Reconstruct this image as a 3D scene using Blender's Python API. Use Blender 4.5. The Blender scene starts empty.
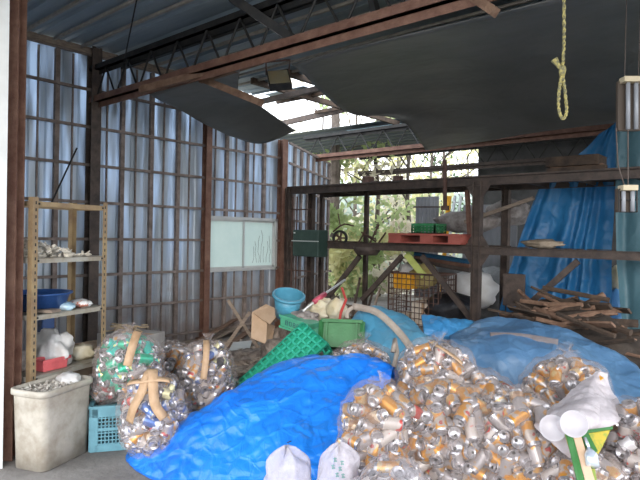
import bpy, bmesh, math, random
import numpy as np
from mathutils import Vector, Matrix, noise, Quaternion
random.seed(7)
C = bpy.context.scene
COL = C.collection
PI = math.pi
# ------------------------------------------------------------------ camera
F = 565.0
YAW, PITCH, ROLL = math.radians(41.2), math.radians(0.5), math.radians(1.15)
CAM = Vector((0, 0, 1.6))
f0 = Vector((-math.sin(YAW), math.cos(YAW), 0)); r0 = Vector((math.cos(YAW), math.sin(YAW), 0)); u0 = Vector((0, 0, 1))
fw = f0 * math.cos(PITCH) - u0 * math.sin(PITCH)
up = u0 * math.cos(PITCH) + f0 * math.sin(PITCH)
rt = r0 * math.cos(ROLL) + up * math.sin(ROLL)
up = up * math.cos(ROLL) - r0 * math.sin(ROLL)
cd = bpy.data.cameras.new('camera'); cam = bpy.data.objects.new('camera', cd); COL.objects.link(cam)
m = Matrix.Identity(4)
for i in range(3):
    m[i][0] = rt[i]; m[i][1] = up[i]; m[i][2] = -fw[i]; m[i][3] = CAM[i]
cam.matrix_world = m
cd.sensor_width = 36; cd.lens = F * 36 / 640; cd.clip_end = 200
C.camera = cam
# ------------------------------------------------------------------ world, exposure
C.view_settings.view_transform = 'Standard'; C.view_settings.look = 'None'
C.view_settings.gamma = 1; C.view_settings.use_curve_mapping = False
C.view_settings.exposure = 0.78
W = bpy.data.worlds.new('world'); C.world = W; W.use_nodes = True
nt = W.node_tree; nt.nodes.clear()
wo = nt.nodes.new('ShaderNodeOutputWorld'); bg = nt.nodes.new('ShaderNodeBackground')
tc = nt.nodes.new('ShaderNodeTexCoord'); sep = nt.nodes.new('ShaderNodeSeparateXYZ')
rp = nt.nodes.new('ShaderNodeValToRGB')
nt.links.new(tc.outputs['Generated'], sep.inputs[0]); nt.links.new(sep.outputs['Z'], rp.inputs[0])
rp.color_ramp.elements[0].color = (.95, .97, 1, 1); rp.color_ramp.elements[1].color = (.74, .86, 1.0, 1)
nt.links.new(rp.outputs[0], bg.inputs[0]); bg.inputs[1].default_value = 2.3
nt.links.new(bg.outputs[0], wo.inputs[0])
sd = bpy.data.lights.new('sun', 'SUN'); sd.energy = 1.0; sd.angle = math.radians(20); sd.color = (1, .93, .84)
sun = bpy.data.objects.new('sun', sd); COL.objects.link(sun)
# low soft sun behind the camera, shining in under the roof
sun.rotation_euler = (-Vector((0.8, -1.0, 0.38))).to_track_quat('-Z', 'Y').to_euler()

# ------------------------------------------------------------------ pixel helpers
def P(px, py, z):
    return CAM + fw * z + rt * ((px - 320) / F * z) + up * ((240 - py) / F * z)
def ray(px, py): return fw + rt * ((px - 320) / F) + up * ((240 - py) / F)
def G(px, py, h=0.0):
    d = ray(px, py); return CAM + d * ((h - 1.6) / d.z)
def PX(px, py, X):
    d = ray(px, py); return CAM + d * (X / d.x)
def PY(px, py, Y):
    d = ray(px, py); return CAM + d * (Y / d.y)
def H(px, z, h):
    x = (px - 320) / F * z - (h - 1.6) * math.sin(ROLL)
    v = f0 * z + r0 * x; return Vector((v.x, v.y, h))
def proj(p):
    d = p - CAM; z = d.dot(fw)
    return (320 + F * d.dot(rt) / z, 240 - F * d.dot(up) / z, z)
def lerp(a, b, t): return a + (b - a) * t

# ------------------------------------------------------------------ materials
MATS = {}
def mat(name, col, rough=.6, metal=0, col2=None, scale=6, bump=0, bscale=30, detail=4, thr=(.35, .65), spec=.5, trans=0, alpha=1, coords='Object', stretch=(1, 1, 1), sheen=0):
    if name in MATS: return MATS[name]
    M = bpy.data.materials.new(name); M.use_nodes = True; n = M.node_tree; b = n.nodes['Principled BSDF']
    b.inputs['Base Color'].default_value = (*col, 1); b.inputs['Roughness'].default_value = rough; b.inputs['Metallic'].default_value = metal
    b.inputs['Specular IOR Level'].default_value = spec
    t = n.nodes.new('ShaderNodeTexCoord'); mp = n.nodes.new('ShaderNodeMapping'); mp.inputs['Scale'].default_value = stretch
    n.links.new(t.outputs[coords], mp.inputs[0])
    if col2:
        ns = n.nodes.new('ShaderNodeTexNoise'); ns.inputs['Scale'].default_value = scale; ns.inputs['Detail'].default_value = detail; ns.inputs['Roughness'].default_value = .65
        r = n.nodes.new('ShaderNodeValToRGB'); r.color_ramp.elements[0].position = thr[0]; r.color_ramp.elements[1].position = thr[1]
        r.color_ramp.elements[0].color = (*col, 1); r.color_ramp.elements[1].color = (*col2, 1)
        n.links.new(mp.outputs[0], ns.inputs[0]); n.links.new(ns.outputs[0], r.inputs[0]); n.links.new(r.outputs[0], b.inputs['Base Color'])
    if bump:
        ns = n.nodes.new('ShaderNodeTexNoise'); ns.inputs['Scale'].default_value = bscale; ns.inputs['Detail'].default_value = 5
        bp = n.nodes.new('ShaderNodeBump'); bp.inputs['Strength'].default_value = bump; bp.inputs['Distance'].default_value = .02
        n.links.new(mp.outputs[0], ns.inputs[0]); n.links.new(ns.outputs[0], bp.inputs['Height']); n.links.new(bp.outputs[0], b.inputs['Normal'])
    if trans:
        tr = n.nodes.new('ShaderNodeBsdfTranslucent'); tr.inputs[0].default_value = (*(col2 or col), 1)
        mx = n.nodes.new('ShaderNodeMixShader'); mx.inputs[0].default_value = trans
        n.links.new(b.outputs[0], mx.inputs[1]); n.links.new(tr.outputs[0], mx.inputs[2]); n.links.new(mx.outputs[0], n.nodes['Material Output'].inputs[0])
    MATS[name] = M; return M
def tarp_mat(name, col, col2, rough=.38, bump=.7, scale=3.0, trans=.12):
    if name in MATS: return MATS[name]
    M = mat(name, col, rough, 0, col2, 1.6, 0, trans=trans); n = M.node_tree; b = n.nodes['Principled BSDF']
    t = n.nodes.new('ShaderNodeTexCoord'); ns = n.nodes.new('ShaderNodeTexNoise'); ns.inputs['Scale'].default_value = 3
    mixv = n.nodes.new('ShaderNodeMixRGB'); mixv.inputs[0].default_value = .12
    n.links.new(t.outputs['Object'], ns.inputs[0]); n.links.new(t.outputs['Object'], mixv.inputs[1]); n.links.new(ns.outputs['Color'], mixv.inputs[2])
    prev = None
    for sc, st in ((scale * 1.6, .55), (scale * 4, .35), (scale * 9, .22)):
        v = n.nodes.new('ShaderNodeTexVoronoi'); v.feature = 'F1'; v.inputs['Scale'].default_value = sc
        n.links.new(mixv.outputs[0], v.inputs['Vector'])
        bp = n.nodes.new('ShaderNodeBump'); bp.inputs['Strength'].default_value = st * bump; bp.inputs['Distance'].default_value = .35 / sc
        n.links.new(v.outputs['Distance'], bp.inputs['Height'])
        if prev: n.links.new(prev.outputs[0], bp.inputs['Normal'])
        prev = bp
    for sc, st in ((scale * 2.6, .5), (scale * 6.5, .35)):
        v = n.nodes.new('ShaderNodeTexVoronoi'); v.feature = 'DISTANCE_TO_EDGE'; v.inputs['Scale'].default_value = sc
        n.links.new(mixv.outputs[0], v.inputs['Vector']); q = n.nodes.new('ShaderNodeMapRange'); q.inputs[1].default_value = 0; q.inputs[2].default_value = .09; q.inputs[3].default_value = 1; q.inputs[4].default_value = 0
        n.links.new(v.outputs['Distance'], q.inputs[0]); bp = n.nodes.new('ShaderNodeBump'); bp.inputs['Strength'].default_value = st * bump; bp.inputs['Distance'].default_value = .05 / sc
        n.links.new(q.outputs[0], bp.inputs['Height']); n.links.new(prev.outputs[0], bp.inputs['Normal']); prev = bp
    n.links.new(prev.outputs[0], b.inputs['Normal'])
    return M
def film_mat(name, col=(.92, .92, .95), lo=.05, hi=.38, rough=.22, scale=7):
    if name in MATS: return MATS[name]
    M = bpy.data.materials.new(name); M.use_nodes = True; n = M.node_tree; b = n.nodes['Principled BSDF']
    b.inputs['Base Color'].default_value = (*col, 1); b.inputs['Roughness'].default_value = rough
    tr = n.nodes.new('ShaderNodeBsdfTransparent'); mx = n.nodes.new('ShaderNodeMixShader')
    t = n.nodes.new('ShaderNodeTexCoord'); ns = n.nodes.new('ShaderNodeTexNoise'); ns.inputs['Scale'].default_value = scale; ns.inputs['Detail'].default_value = 6; ns.inputs['Roughness'].default_value = .7
    n.links.new(t.outputs['Object'], ns.inputs[0])
    mr = n.nodes.new('ShaderNodeMapRange'); mr.inputs[1].default_value = .45; mr.inputs[2].default_value = .75; mr.inputs[3].default_value = lo; mr.inputs[4].default_value = hi
    n.links.new(ns.outputs[0], mr.inputs[0])
    lw = n.nodes.new('ShaderNodeLayerWeight'); lw.inputs[0].default_value = .25
    ad = n.nodes.new('ShaderNodeMath'); ad.operation = 'MULTIPLY_ADD'; ad.inputs[1].default_value = .22; ad.use_clamp = True
    n.links.new(lw.outputs['Facing'], ad.inputs[0]); n.links.new(mr.outputs[0], ad.inputs[2])
    n.links.new(ad.outputs[0], mx.inputs[0]); n.links.new(tr.outputs[0], mx.inputs[1]); n.links.new(b.outputs[0], mx.inputs[2])
    bp = n.nodes.new('ShaderNodeBump'); bp.inputs['Strength'].default_value = .8; bp.inputs['Distance'].default_value = .03
    n.links.new(ns.outputs[0], bp.inputs['Height']); n.links.new(bp.outputs[0], b.inputs['Normal'])
    n.links.new(mx.outputs[0], n.nodes['Material Output'].inputs[0])
    MATS[name] = M; return M

rust = mat('rust_steel', (.075, .04, .032), .7, .1, (.15, .085, .065), 9, .3, 60)
redsteel = mat('red_brown_steel', (.14, .062, .042), .65, .05, (.24, .13, .09), 7, .3, 50)
blacksteel = mat('black_steel', (.012, .013, .015), .6, .2, (.035, .032, .03), 10)
darksteel = mat('dark_brown_steel', (.05, .037, .033), .65, .1, (.11, .08, .065), 8, .2)
wood_g = mat('grey_wood', (.2, .15, .12), .85, 0, (.34, .27, .21), 12, .4, 30, stretch=(1, 1, 6))
wood_b = mat('brown_wood', (.13, .07, .045), .8, 0, (.24, .145, .095), 10, .4, 30)
wood_d = mat('dark_wood', (.03, .021, .016), .9, 0, (.085, .055, .037), 10, .4, 30)
wood_p = mat('pale_wood', (.42, .3, .18), .8, 0, (.6, .47, .32), 10, .4, 30)
stud_m = mat('stud_wood', (.17, .13, .11), .85, 0, (.29, .235, .21), 8, .3, 40)
white_p = mat('white_paint', (.75, .76, .75), .5, 0, (.66, .67, .66), 4)
cream_p = mat('cream_paint', (.38, .28, .15), .6, .1, (.25, .17, .1), 8, .2)
card = mat('cardboard', (.5, .34, .22), .85, 0, (.6, .43, .3), 5, .2)
tape_m = mat('kraft_tape', (.4, .25, .14), .6, 0, (.52, .35, .22), 9, .5, 25)
grey_board = mat('grey_board', (.3, .28, .27), .85, 0, (.42, .4, .38), 5, .2)
alu = mat('aluminium', (.82, .82, .84), .28, .8, (.7, .7, .74), 20)
def solid(name, col, rough=.5, **k): return mat(name, col, rough, 0, tuple(min(1, c * 1.25 + .01) for c in col), 6, .15, 40, **k)

# ------------------------------------------------------------------ mesh builder
class MB:
    def __init__(s): s.v = []; s.f = []; s.mi = []; s.M = Matrix.Identity(4); s.cur = 0
    def add(s, vs, fs):
        o = len(s.v); s.v += [s.M @ Vector(p) for p in vs]; s.f += [tuple(i + o for i in f) for f in fs]; s.mi += [s.cur] * len(fs); return s
    def box(s, c, size, rot=None):
        c = Vector(c); hx, hy, hz = [d / 2 for d in size]
        R = rot if rot is not None else Matrix.Identity(3)
        vs = [c + R @ Vector((x * hx, y * hy, z * hz)) for x in (-1, 1) for y in (-1, 1) for z in (-1, 1)]
        return s.add(vs, [(0, 1, 3, 2), (4, 6, 7, 5), (0, 4, 5, 1), (2, 3, 7, 6), (0, 2, 6, 4), (1, 5, 7, 3)])
    def beam(s, a, b, w, h, upv=(0, 0, 1)):
        a = Vector(a); b = Vector(b); d = b - a
        if d.length < 1e-6: return s
        z = d.normalized(); u = Vector(upv)
        if abs(z.dot(u)) > .98: u = Vector((1, 0, 0))
        x = u.cross(z).normalized(); y = z.cross(x)
        R = Matrix((x, y, z)).transposed()
        return s.box((a + b) / 2, (w, h, d.length), R)
    def angle(s, a, b, w, t=.006, upv=(0, 0, 1), fl=1):          # L section
        a = Vector(a); b = Vector(b); z = (b - a).normalized(); u = Vector(upv)
        if abs(z.dot(u)) > .98: u = Vector((1, 0, 0))
        x = u.cross(z).normalized() * fl; y = z.cross(x)
        s.beam(a + x * w / 2, b + x * w / 2, w, t, upv); s.beam(a + y * w / 2, b + y * w / 2, t, w, upv); return s
    def ibeam(s, a, b, w, h, t=.01, upv=(0, 0, 1)):
        a = Vector(a); b = Vector(b); z = (b - a).normalized(); u = Vector(upv)
        if abs(z.dot(u)) > .98: u = Vector((1, 0, 0))
        x = u.cross(z).normalized(); y = z.cross(x)
        s.beam(a, b, t, h, upv)
        for q in (-1, 1): s.beam(a + y * q * (h / 2), b + y * q * (h / 2), w, t, upv)
        return s
    def tube(s, pts, r, n=8, caps=True):
        pts = [Vector(p) for p in pts]; rs = r if isinstance(r, (list, tuple)) else [r] * len(pts)
        vs = []; fs = []; x = None
        for i, p in enumerate(pts):
            d = (pts[min(i + 1, len(pts) - 1)] - pts[max(i - 1, 0)]).normalized()
            if x is None: x = d.orthogonal().normalized()
            x = (x - d * x.dot(d)).normalized(); y = d.cross(x)
            for k in range(n):
                a = 2 * PI * k / n; vs.append(p + (x * math.cos(a) + y * math.sin(a)) * rs[i])
        for i in range(len(pts) - 1):
            for k in range(n): fs.append((i * n + k, i * n + (k + 1) % n, (i + 1) * n + (k + 1) % n, (i + 1) * n + k))
        if caps: fs.append(tuple(range(n))[::-1]); fs.append(tuple(len(vs) - n + k for k in range(n)))
        return s.add(vs, fs)
    def lathe(s, prof, n=20, caps=True, squash=1):
        vs = []; fs = []
        for r, z in prof:
            for k in range(n): a = 2 * PI * k / n; vs.append((r * math.cos(a), r * math.sin(a) * squash, z))
        for i in range(len(prof) - 1):
            for k in range(n): fs.append((i * n + k, i * n + (k + 1) % n, (i + 1) * n + (k + 1) % n, (i + 1) * n + k))
        if caps: fs.append(tuple(range(n))[::-1]); fs.append(tuple(len(vs) - n + k for k in range(n)))
        return s.add(vs, fs)
    def grid(s, pts):
        R = len(pts); K = len(pts[0]); vs = [p for row in pts for p in row]
        return s.add(vs, [(i * K + j, i * K + j + 1, (i + 1) * K + j + 1, (i + 1) * K + j) for i in range(R - 1) for j in range(K - 1)])
    def poly(s, pts, ext):                                          # prism
        n = len(pts); ext = Vector(ext); vs = [Vector(p) for p in pts] + [Vector(p) + ext for p in pts]
        return s.add(vs, [tuple(range(n))[::-1], tuple(range(n, 2 * n))] + [(i, (i + 1) % n, n + (i + 1) % n, n + i) for i in range(n)])
    def build(s, name, material, parent=None, smooth=False, origin=None, solid=0, bevel=0, subd=0):
        if parent is not None: o = parent.matrix_world.translation.copy() if parent.parent is None else Vector(parent['_o'])
        elif origin is not None: o = Vector(origin)
        else:
            xs = [p.x for p in s.v]; ys = [p.y for p in s.v]; zs = [p.z for p in s.v]
            o = Vector(((min(xs) + max(xs)) / 2, (min(ys) + max(ys)) / 2, min(zs)))
        if parent is not None: o = Vector(parent['_o'])
        me = bpy.data.meshes.new(name); me.from_pydata([tuple(p - o) for p in s.v], [], s.f)
        ml = material if isinstance(material, (list, tuple)) else [material]
        for q in ml: me.materials.append(q)
        me.polygons.foreach_set('material_index', s.mi)
        bm = bmesh.new(); bm.from_mesh(me); bmesh.ops.recalc_face_normals(bm, faces=bm.faces); bm.to_mesh(me); bm.free()
        if smooth: me.polygons.foreach_set('use_smooth', [True] * len(me.polygons))
        ob = bpy.data.objects.new(name, me); COL.objects.link(ob)
        if parent is not None: ob.parent = parent
        else: ob.location = o
        ob['_o'] = tuple(o)
        if bevel:
            md = ob.modifiers.new('bevel', 'BEVEL'); md.width = bevel; md.segments = 2; md.limit_method = 'ANGLE'
        if subd: md = ob.modifiers.new('sub', 'SUBSURF'); md.levels = subd; md.render_levels = subd
        if solid: md = ob.modifiers.new('solid', 'SOLIDIFY'); md.thickness = solid
        return ob
def tag(o, label=None, cat=None, group=None, kind=None):
    if label: o['label'] = label
    if cat: o['category'] = cat
    if group: o['group'] = group
    if kind: o['kind'] = kind
    return o
def thing(name, loc, label, cat, group=None, kind=None):
    o = bpy.data.objects.new(name, None); COL.objects.link(o); o.location = loc; o['_o'] = tuple(loc)
    o.empty_display_size = .1
    return tag(o, label, cat, group, kind)
def struct(name, mb, m_, **k):
    o = mb.build(name, m_, **k); o['kind'] = 'structure'; return o

# Catmull-Rom patch through a net of points
def cr1(pts, n):
    pts = [np.array(p, float) for p in pts]; K = len(pts); out = []
    for i in range(n + 1):
        t = i / n * (K - 1); k = min(int(t), K - 2); u = t - k
        p1, p2 = pts[k], pts[k + 1]; p0 = pts[k - 1] if k > 0 else 2 * p1 - p2; p3 = pts[k + 2] if k + 2 < K else 2 * p2 - p1
        out.append(.5 * ((2 * p1) + (-p0 + p2) * u + (2 * p0 - 5 * p1 + 4 * p2 - p3) * u * u + (-p0 + 3 * p1 - 3 * p2 + p3) * u ** 3))
    return out
def patch(net, nu, nv):
    rows = [cr1(r, nu) for r in net]; cols = [cr1([r[j] for r in rows], nv) for j in range(nu + 1)]
    return [[Vector(cols[j][i]) for j in range(nu + 1)] for i in range(nv + 1)]
def crease(p, f, seed=0):
    q = Vector(p) * f + Vector((seed, seed * 1.7, seed * .3)); q += noise.noise_vector(q * .6) * .5
    d = noise.voronoi(q)[0]; return min(d[1] - d[0], .5)
def displace(pts, fn):
    R = len(pts); K = len(pts[0]); out = [[None] * K for _ in range(R)]; mi_, mj_ = R // 2, K // 2
    cn = (pts[mi_][mj_ + 1] - pts[mi_][mj_ - 1]).cross(pts[mi_ + 1][mj_] - pts[mi_ - 1][mj_]); sg = 1 if cn.normalized().dot((CAM - pts[mi_][mj_]).normalized() + u0 * .6) > 0 else -1
    for i in range(R):
        for j in range(K):
            a = pts[min(i + 1, R - 1)][j] - pts[max(i - 1, 0)][j]; b = pts[i][min(j + 1, K - 1)] - pts[i][max(j - 1, 0)]
            n = b.cross(a);
            if n.length > 1e-9: n.normalize()
            n = n * sg
            out[i][j] = pts[i][j] + n * fn(pts[i][j], i / (R - 1), j / (K - 1))
    return out
def tarp(name, net, nu, nv, m_, amp=.03, freq=3, seed=0, zmin=.008, fine=.012, folds=None):
    pts = patch(net, nu, nv)
    def fn(p, v, u):
        d = amp * (noise.noise(p * freq + Vector((seed, 0, 0)))) - amp * .9 * (.25 - crease(p, freq * 1.2, seed)) + fine * (crease(p, freq * 3.2, seed + 5) - .2) * 2
        if folds: d += folds(p, v, u)
        return d
    pts = displace(pts, fn)
    for r in pts:
        for q in r: q.z = max(q.z, zmin)
    mb = MB(); mb.grid(pts); return mb

# ================================================================== STRUCTURE
WX = -6.97
concrete = mat('dirty_concrete', (.16, .145, .135), .9, 0, (.3, .275, .255), 2.2, .4, 25, detail=8)
earth = mat('yard_earth', (.24, .225, .19), .95, 0, (.36, .33, .26), 1.5, .5, 10)
mb = MB(); mb.box((-3, 6.0, -.06), (12, 15, .12)); struct('floor', mb, concrete)
mb = MB(); mb.box((-10, 20, -.2), (140, 120, .12)); struct('ground', mb, earth)

# left wall sheet material: weathered galvanised sheets, lit streaks imitated by streaky translucency
M = bpy.data.materials.new('wall_sheet'); M.use_nodes = True; n = M.node_tree; b = n.nodes['Principled BSDF']
t = n.nodes.new('ShaderNodeTexCoord'); mp = n.nodes.new('ShaderNodeMapping'); mp.inputs['Scale'].default_value = (1, 3.2, .45)
ns = n.nodes.new('ShaderNodeTexNoise'); ns.inputs['Scale'].default_value = 2.0; ns.inputs['Detail'].default_value = 5
n.links.new(t.outputs['Object'], mp.inputs[0]); n.links.new(mp.outputs[0], ns.inputs[0])
cr = n.nodes.new('ShaderNodeValToRGB'); cr.color_ramp.elements[0].position = .3; cr.color_ramp.elements[1].position = .7
cr.color_ramp.elements[0].color = (.31, .36, .41, 1); cr.color_ramp.elements[1].color = (.54, .6, .67, 1)
n.links.new(ns.outputs[0], cr.inputs[0])
# rust and dirt low on the sheets
sp = n.nodes.new('ShaderNodeSeparateXYZ'); n.links.new(t.outputs['Object'], sp.inputs[0])
n2 = n.nodes.new('ShaderNodeTexNoise'); n2.inputs['Scale'].default_value = 5; n2.inputs['Detail'].default_value = 6; n.links.new(t.outputs['Object'], n2.inputs[0])
ma = n.nodes.new('ShaderNodeMath'); ma.operation = 'MULTIPLY_ADD'; ma.inputs[1].default_value = 1.6; n.links.new(n2.outputs[0], ma.inputs[0]); n.links.new(sp.outputs['Z'], ma.inputs[2])
mr = n.nodes.new('ShaderNodeMapRange'); mr.inputs[1].default_value = .9; mr.inputs[2].default_value = 1.9; mr.inputs[3].default_value = 1; mr.inputs[4].default_value = 0
n.links.new(ma.outputs[0], mr.inputs[0])
mx = n.nodes.new('ShaderNodeMixRGB'); mx.inputs[2].default_value = (.3, .255, .235, 1); n.links.new(mr.outputs[0], mx.inputs[0]); n.links.new(cr.outputs[0], mx.inputs[1])
n.links.new(mx.outputs[0], b.inputs['Base Color']); b.inputs['Metallic'].default_value = .25; b.inputs['Roughness'].default_value = .42
tr = n.nodes.new('ShaderNodeBsdfTranslucent'); tr.inputs[0].default_value = (.74, .85, 1, 1)
ns3 = n.nodes.new('ShaderNodeTexNoise'); ns3.inputs['Scale'].default_value = 1.5; mp3 = n.nodes.new('ShaderNodeMapping'); mp3.inputs['Scale'].default_value = (1, 4.5, .55); mp3.inputs['Location'].default_value = (0, 3.3, 1)
n.links.new(t.outputs['Object'], mp3.inputs[0]); n.links.new(mp3.outputs[0], ns3.inputs[0])
mr3 = n.nodes.new('ShaderNodeMapRange'); mr3.inputs[1].default_value = .42; mr3.inputs[2].default_value = .68; mr3.inputs[3].default_value = .06; mr3.inputs[4].default_value = .5
n.links.new(ns3.outputs[0], mr3.inputs[0])
hz = n.nodes.new('ShaderNodeMapRange'); hz.inputs[1].default_value = .6; hz.inputs[2].default_value = 2.0; hz.inputs[3].default_value = .25; n.links.new(sp.outputs['Z'], hz.inputs[0])
mm = n.nodes.new('ShaderNodeMath'); mm.operation = 'MULTIPLY'; n.links.new(mr3.outputs[0], mm.inputs[0]); n.links.new(hz.outputs[0], mm.inputs[1])
ms = n.nodes.new('ShaderNodeMixShader'); n.links.new(mm.outputs[0], ms.inputs[0]); n.links.new(b.outputs[0], ms.inputs[1]); n.links.new(tr.outputs[0], ms.inputs[2])
n.links.new(ms.outputs[0], n.nodes['Material Output'].inputs[0])
sheet = M

def corr(a, b, z0, z1, out, period=.2, d=.016):                   # corrugated vertical sheet strip between ground points a and b
    a = Vector((*a, 0)); b = Vector((*b, 0)); L = (b - a).length; u = (b - a) / L; nrm = Vector((*out, 0))
    xs = []; s = 0
    while s < L:
        for o_, q in ((0, 0), (.55, 0), (.65, 1), (.9, 1)):
            if s + o_ * period < L: xs.append((s + o_ * period, q))
        s += period
    xs.append((L, 0))
    return [[a + u * x + nrm * (q * d) + Vector((0, 0, z)) for x, q in xs] for z in (z0, (z0 + z1) / 2, z1)]
wY = (5.33, 6.78); wZ = (1.02, 1.84)                                # window opening
mb = MB(); out = (-1, 0)
mb.grid(corr((WX - .04, 1.55), (WX - .04, 5.3), 0, 3.9, out)); mb.grid(corr((WX - .04, 5.3), (WX - .04, wY[0]), 0, 3.24, out))
mb.grid(corr((WX - .04, wY[0]), (WX - .04, wY[1]), 0, wZ[0], out)); mb.grid(corr((WX - .04, wY[0]), (WX - .04, wY[1]), wZ[1], 3.24, out))
mb.grid(corr((WX - .04, wY[1]), (WX - .04, 7.05), 0, 3.24, out))
wall = struct('wall_left', mb, sheet, origin=(WX, 4.5, 0), solid=.003)
studsY = [2.2, 2.62, 3.05, 3.92, 4.36, 4.8, 5.7, 6.12, 6.5]
for y in studsY:
    for (za, zb) in ([(0, 3.8)] if y < wY[0] else [(0, wZ[0]), (wZ[1], 3.2)]):
        m2 = MB(); m2.box((WX, y, (za + zb) / 2), (.05, .055, zb - za)); m2.build('stud', stud_m, wall)
for y in (3.72, 4.14, 4.58, 5.02, 2.42, 2.84, 3.26, 5.5, 5.92, 6.3):
    for (za, zb) in ([(0, 3.8)] if y < wY[0] else [(0, wZ[0]), (wZ[1], 3.2)]):
        m2 = MB(); m2.box((WX - .03, y, (za + zb) / 2), (.02, .02, zb - za)); m2.build('batten', stud_m, wall)
for z in (.12, .585, 1.03, 1.49, 1.96, 2.43, 2.91, 3.38, 3.82):
    for (ya, yb) in ([(1.6, 7.0 if z < 3.2 else 5.28)] if not (wZ[0] < z < wZ[1]) else [(1.6, wY[0]), (wY[1], 7.0)]):
        m2 = MB(); m2.box((WX + .035, (ya + yb) / 2, z), (.03, yb - ya, .035)); m2.build('girt', stud_m, wall)
# splayed rear part of the left wall
E0 = (WX - .04, 7.05); E1 = (-8.3, 9.7)
d_ = Vector((E1[0] - E0[0], E1[1] - E0[1], 0)).normalized(); n_ = Vector((d_.y, -d_.x, 0))
mb = MB(); mb.grid(corr(E0, E1, 0, 3.25, (-n_.x, -n_.y), .2, .03)); wall2 = struct('wall_back_left', mb, sheet, origin=(*E0, 0), solid=.003)
Ls = (Vector((*E1, 0)) - Vector((*E0, 0))).length
for k in range(1, 8):
    p = Vector((*E0, 0)) + d_ * (k * Ls / 7) + n_ * .03; m2 = MB(); m2.beam(p, p + u0 * 3.2, .05, .05); m2.build('stud', stud_m, wall2)
for z in (.3, .8, 1.3, 1.85, 2.4, 2.85, 3.2):
    a = Vector((*E0, z)) + n_ * .07; m2 = MB(); m2.beam(a, a + d_ * Ls, .03, .04); m2.build('girt', stud_m, wall2)

# window
frost = mat('frosted_glass', (.62, .72, .7), .35, 0, (.72, .8, .77), 3, trans=.42)
wf = mat('window_alloy', (.55, .56, .56), .45, .3, (.62, .62, .6), 6)
mb = MB(); ym = sum(wY) / 2; zm = sum(wZ) / 2; X = WX
for z in wZ: mb.box((X, ym, z), (.09, wY[1] - wY[0] + .06, .045))
for y in wY: mb.box((X, y, zm), (.09, .045, wZ[1] - wZ[0] + .04))
win = struct('window_1', mb, wf, origin=(X, ym, wZ[0]))
for k, (ya, yb, dx) in enumerate(((wY[0] + .02, ym + .02, .015), (ym - .02, wY[1] - .02, -.015))):
    m2 = MB()
    for z in (wZ[0] + .035, wZ[1] - .035): m2.box((X + dx, (ya + yb) / 2, z), (.025, yb - ya, .035))
    for y in (ya + .015, yb - .015): m2.box((X + dx, y, zm), (.025, .035, wZ[1] - wZ[0] - .05))
    s_ = m2.build('sash', wf, win)
    m2 = MB(); m2.box((X + dx, (ya + yb) / 2, zm), (.006, yb - ya - .05, wZ[1] - wZ[0] - .1)); m2.build('pane', frost, s_)
m2 = MB(); r_ = random.Random(3)
for k in range(7):
    y = 6.3 + .06 * k; zs = [(X - .008, y + r_.uniform(-.02, .02) + .02 * math.sin(i + k), wZ[0] + .1 + i * .09) for i in range(2 + k % 4 + 2)]
    m2.tube(zs, .0022, 4)
m2.build('climbing_stem', wood_d, win)

# columns
def column(px_Y, top, label_name='steel_column', w=.1, m_=rust, x=WX + .08, base=0):
    m2 = MB(); m2.ibeam((x, px_Y, base), (x, px_Y, top), w, w, .01, (1, 0, 0)); m2.box((x, px_Y, .01), (w * 1.8, w * 1.8, .02)); return struct('pillar', m2, m_)
column(3.48, 3.9, w=.13, m_=darksteel); column(5.26, 3.9, w=.1, m_=redsteel); column(6.86, 3.22, w=.12, m_=redsteel)
mb = MB(); mb.ibeam((-8.2, 9.0, 0), (-8.2, 9.0, 3.3), .12, .12, .01, (1, 0, 0)); struct('pillar', mb, rust)
# front post and white wall
p = G(9, 458); q = Vector((p.x, p.y, 0))
mb = MB(); mb.ibeam(q, q + u0 * 3.9, .1, .1, .012, (f0.x, f0.y, 0)); fpost = struct('pillar', mb, redsteel)
a = H(-7, 3.72, 0); dv = Vector((-1, 0, 0))
mb = MB(); mb.box(a + Vector((-.06, 0, 1.95)), (.12, .1, 3.9)); struct('trim_1', mb, white_p)
mb = MB(); mb.box((a.x - 1.6, a.y + .02, 1.95), (3.0, .06, 3.9)); struct('wall_front', mb, white_p)

# roof (ceiling sheets): ribs run across the shed
roof_m = mat('roof_sheet', (.22, .28, .33), .5, .1, (.32, .38, .43), 1.2, 0, stretch=(.4, 3, 1))
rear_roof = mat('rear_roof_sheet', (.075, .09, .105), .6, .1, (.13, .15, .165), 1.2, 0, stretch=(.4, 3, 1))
def roofpart(x0, x1, y0, y1, z=3.93, name='ceiling', m_=None):
    mb = MB(); rows = []; y = y0
    xs = [lerp(x0, x1, i / 10) for i in range(11)]
    prof = []
    while y < y1:
        prof += [(y, 0), (min(y + .27, y1), 0), (min(y + .285, y1), .035), (min(y + .325, y1), .035)]; y += .34
    prof.append((y1, 0))
    mb.grid([[Vector((x, yy, z - dz)) for x in xs] for yy, dz in prof])
    o = struct(name, mb, m_ or roof_m, solid=.004); return o
roofpart(-7.15, 2.5, -.9, 5.9); roofpart(-4.7, 2.5, 5.9, 9.4); roofpart(-11, 2.5, 9.45, 13.2, 3.95, m_=rear_roof); roofpart(-7.15, -6.2, 5.9, 6.35, 3.95)  # first sheet runs on past the front: unseen canopy added to dim the foreground
pale_batten = mat('pale_batten', (.3, .27, .24), .8, 0, (.42, .38, .33), 8)
for i, y in enumerate((1.95, 2.3, 2.64, 2.98, 3.32, 4.0, 4.34, 4.68, 5.02, 5.36, 5.7)):
    m2 = MB(); m2.beam((-7.0, y, 3.885), (2.3, y, 3.885), .03, .03); struct('ceiling_beam', m2, pale_batten)
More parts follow.
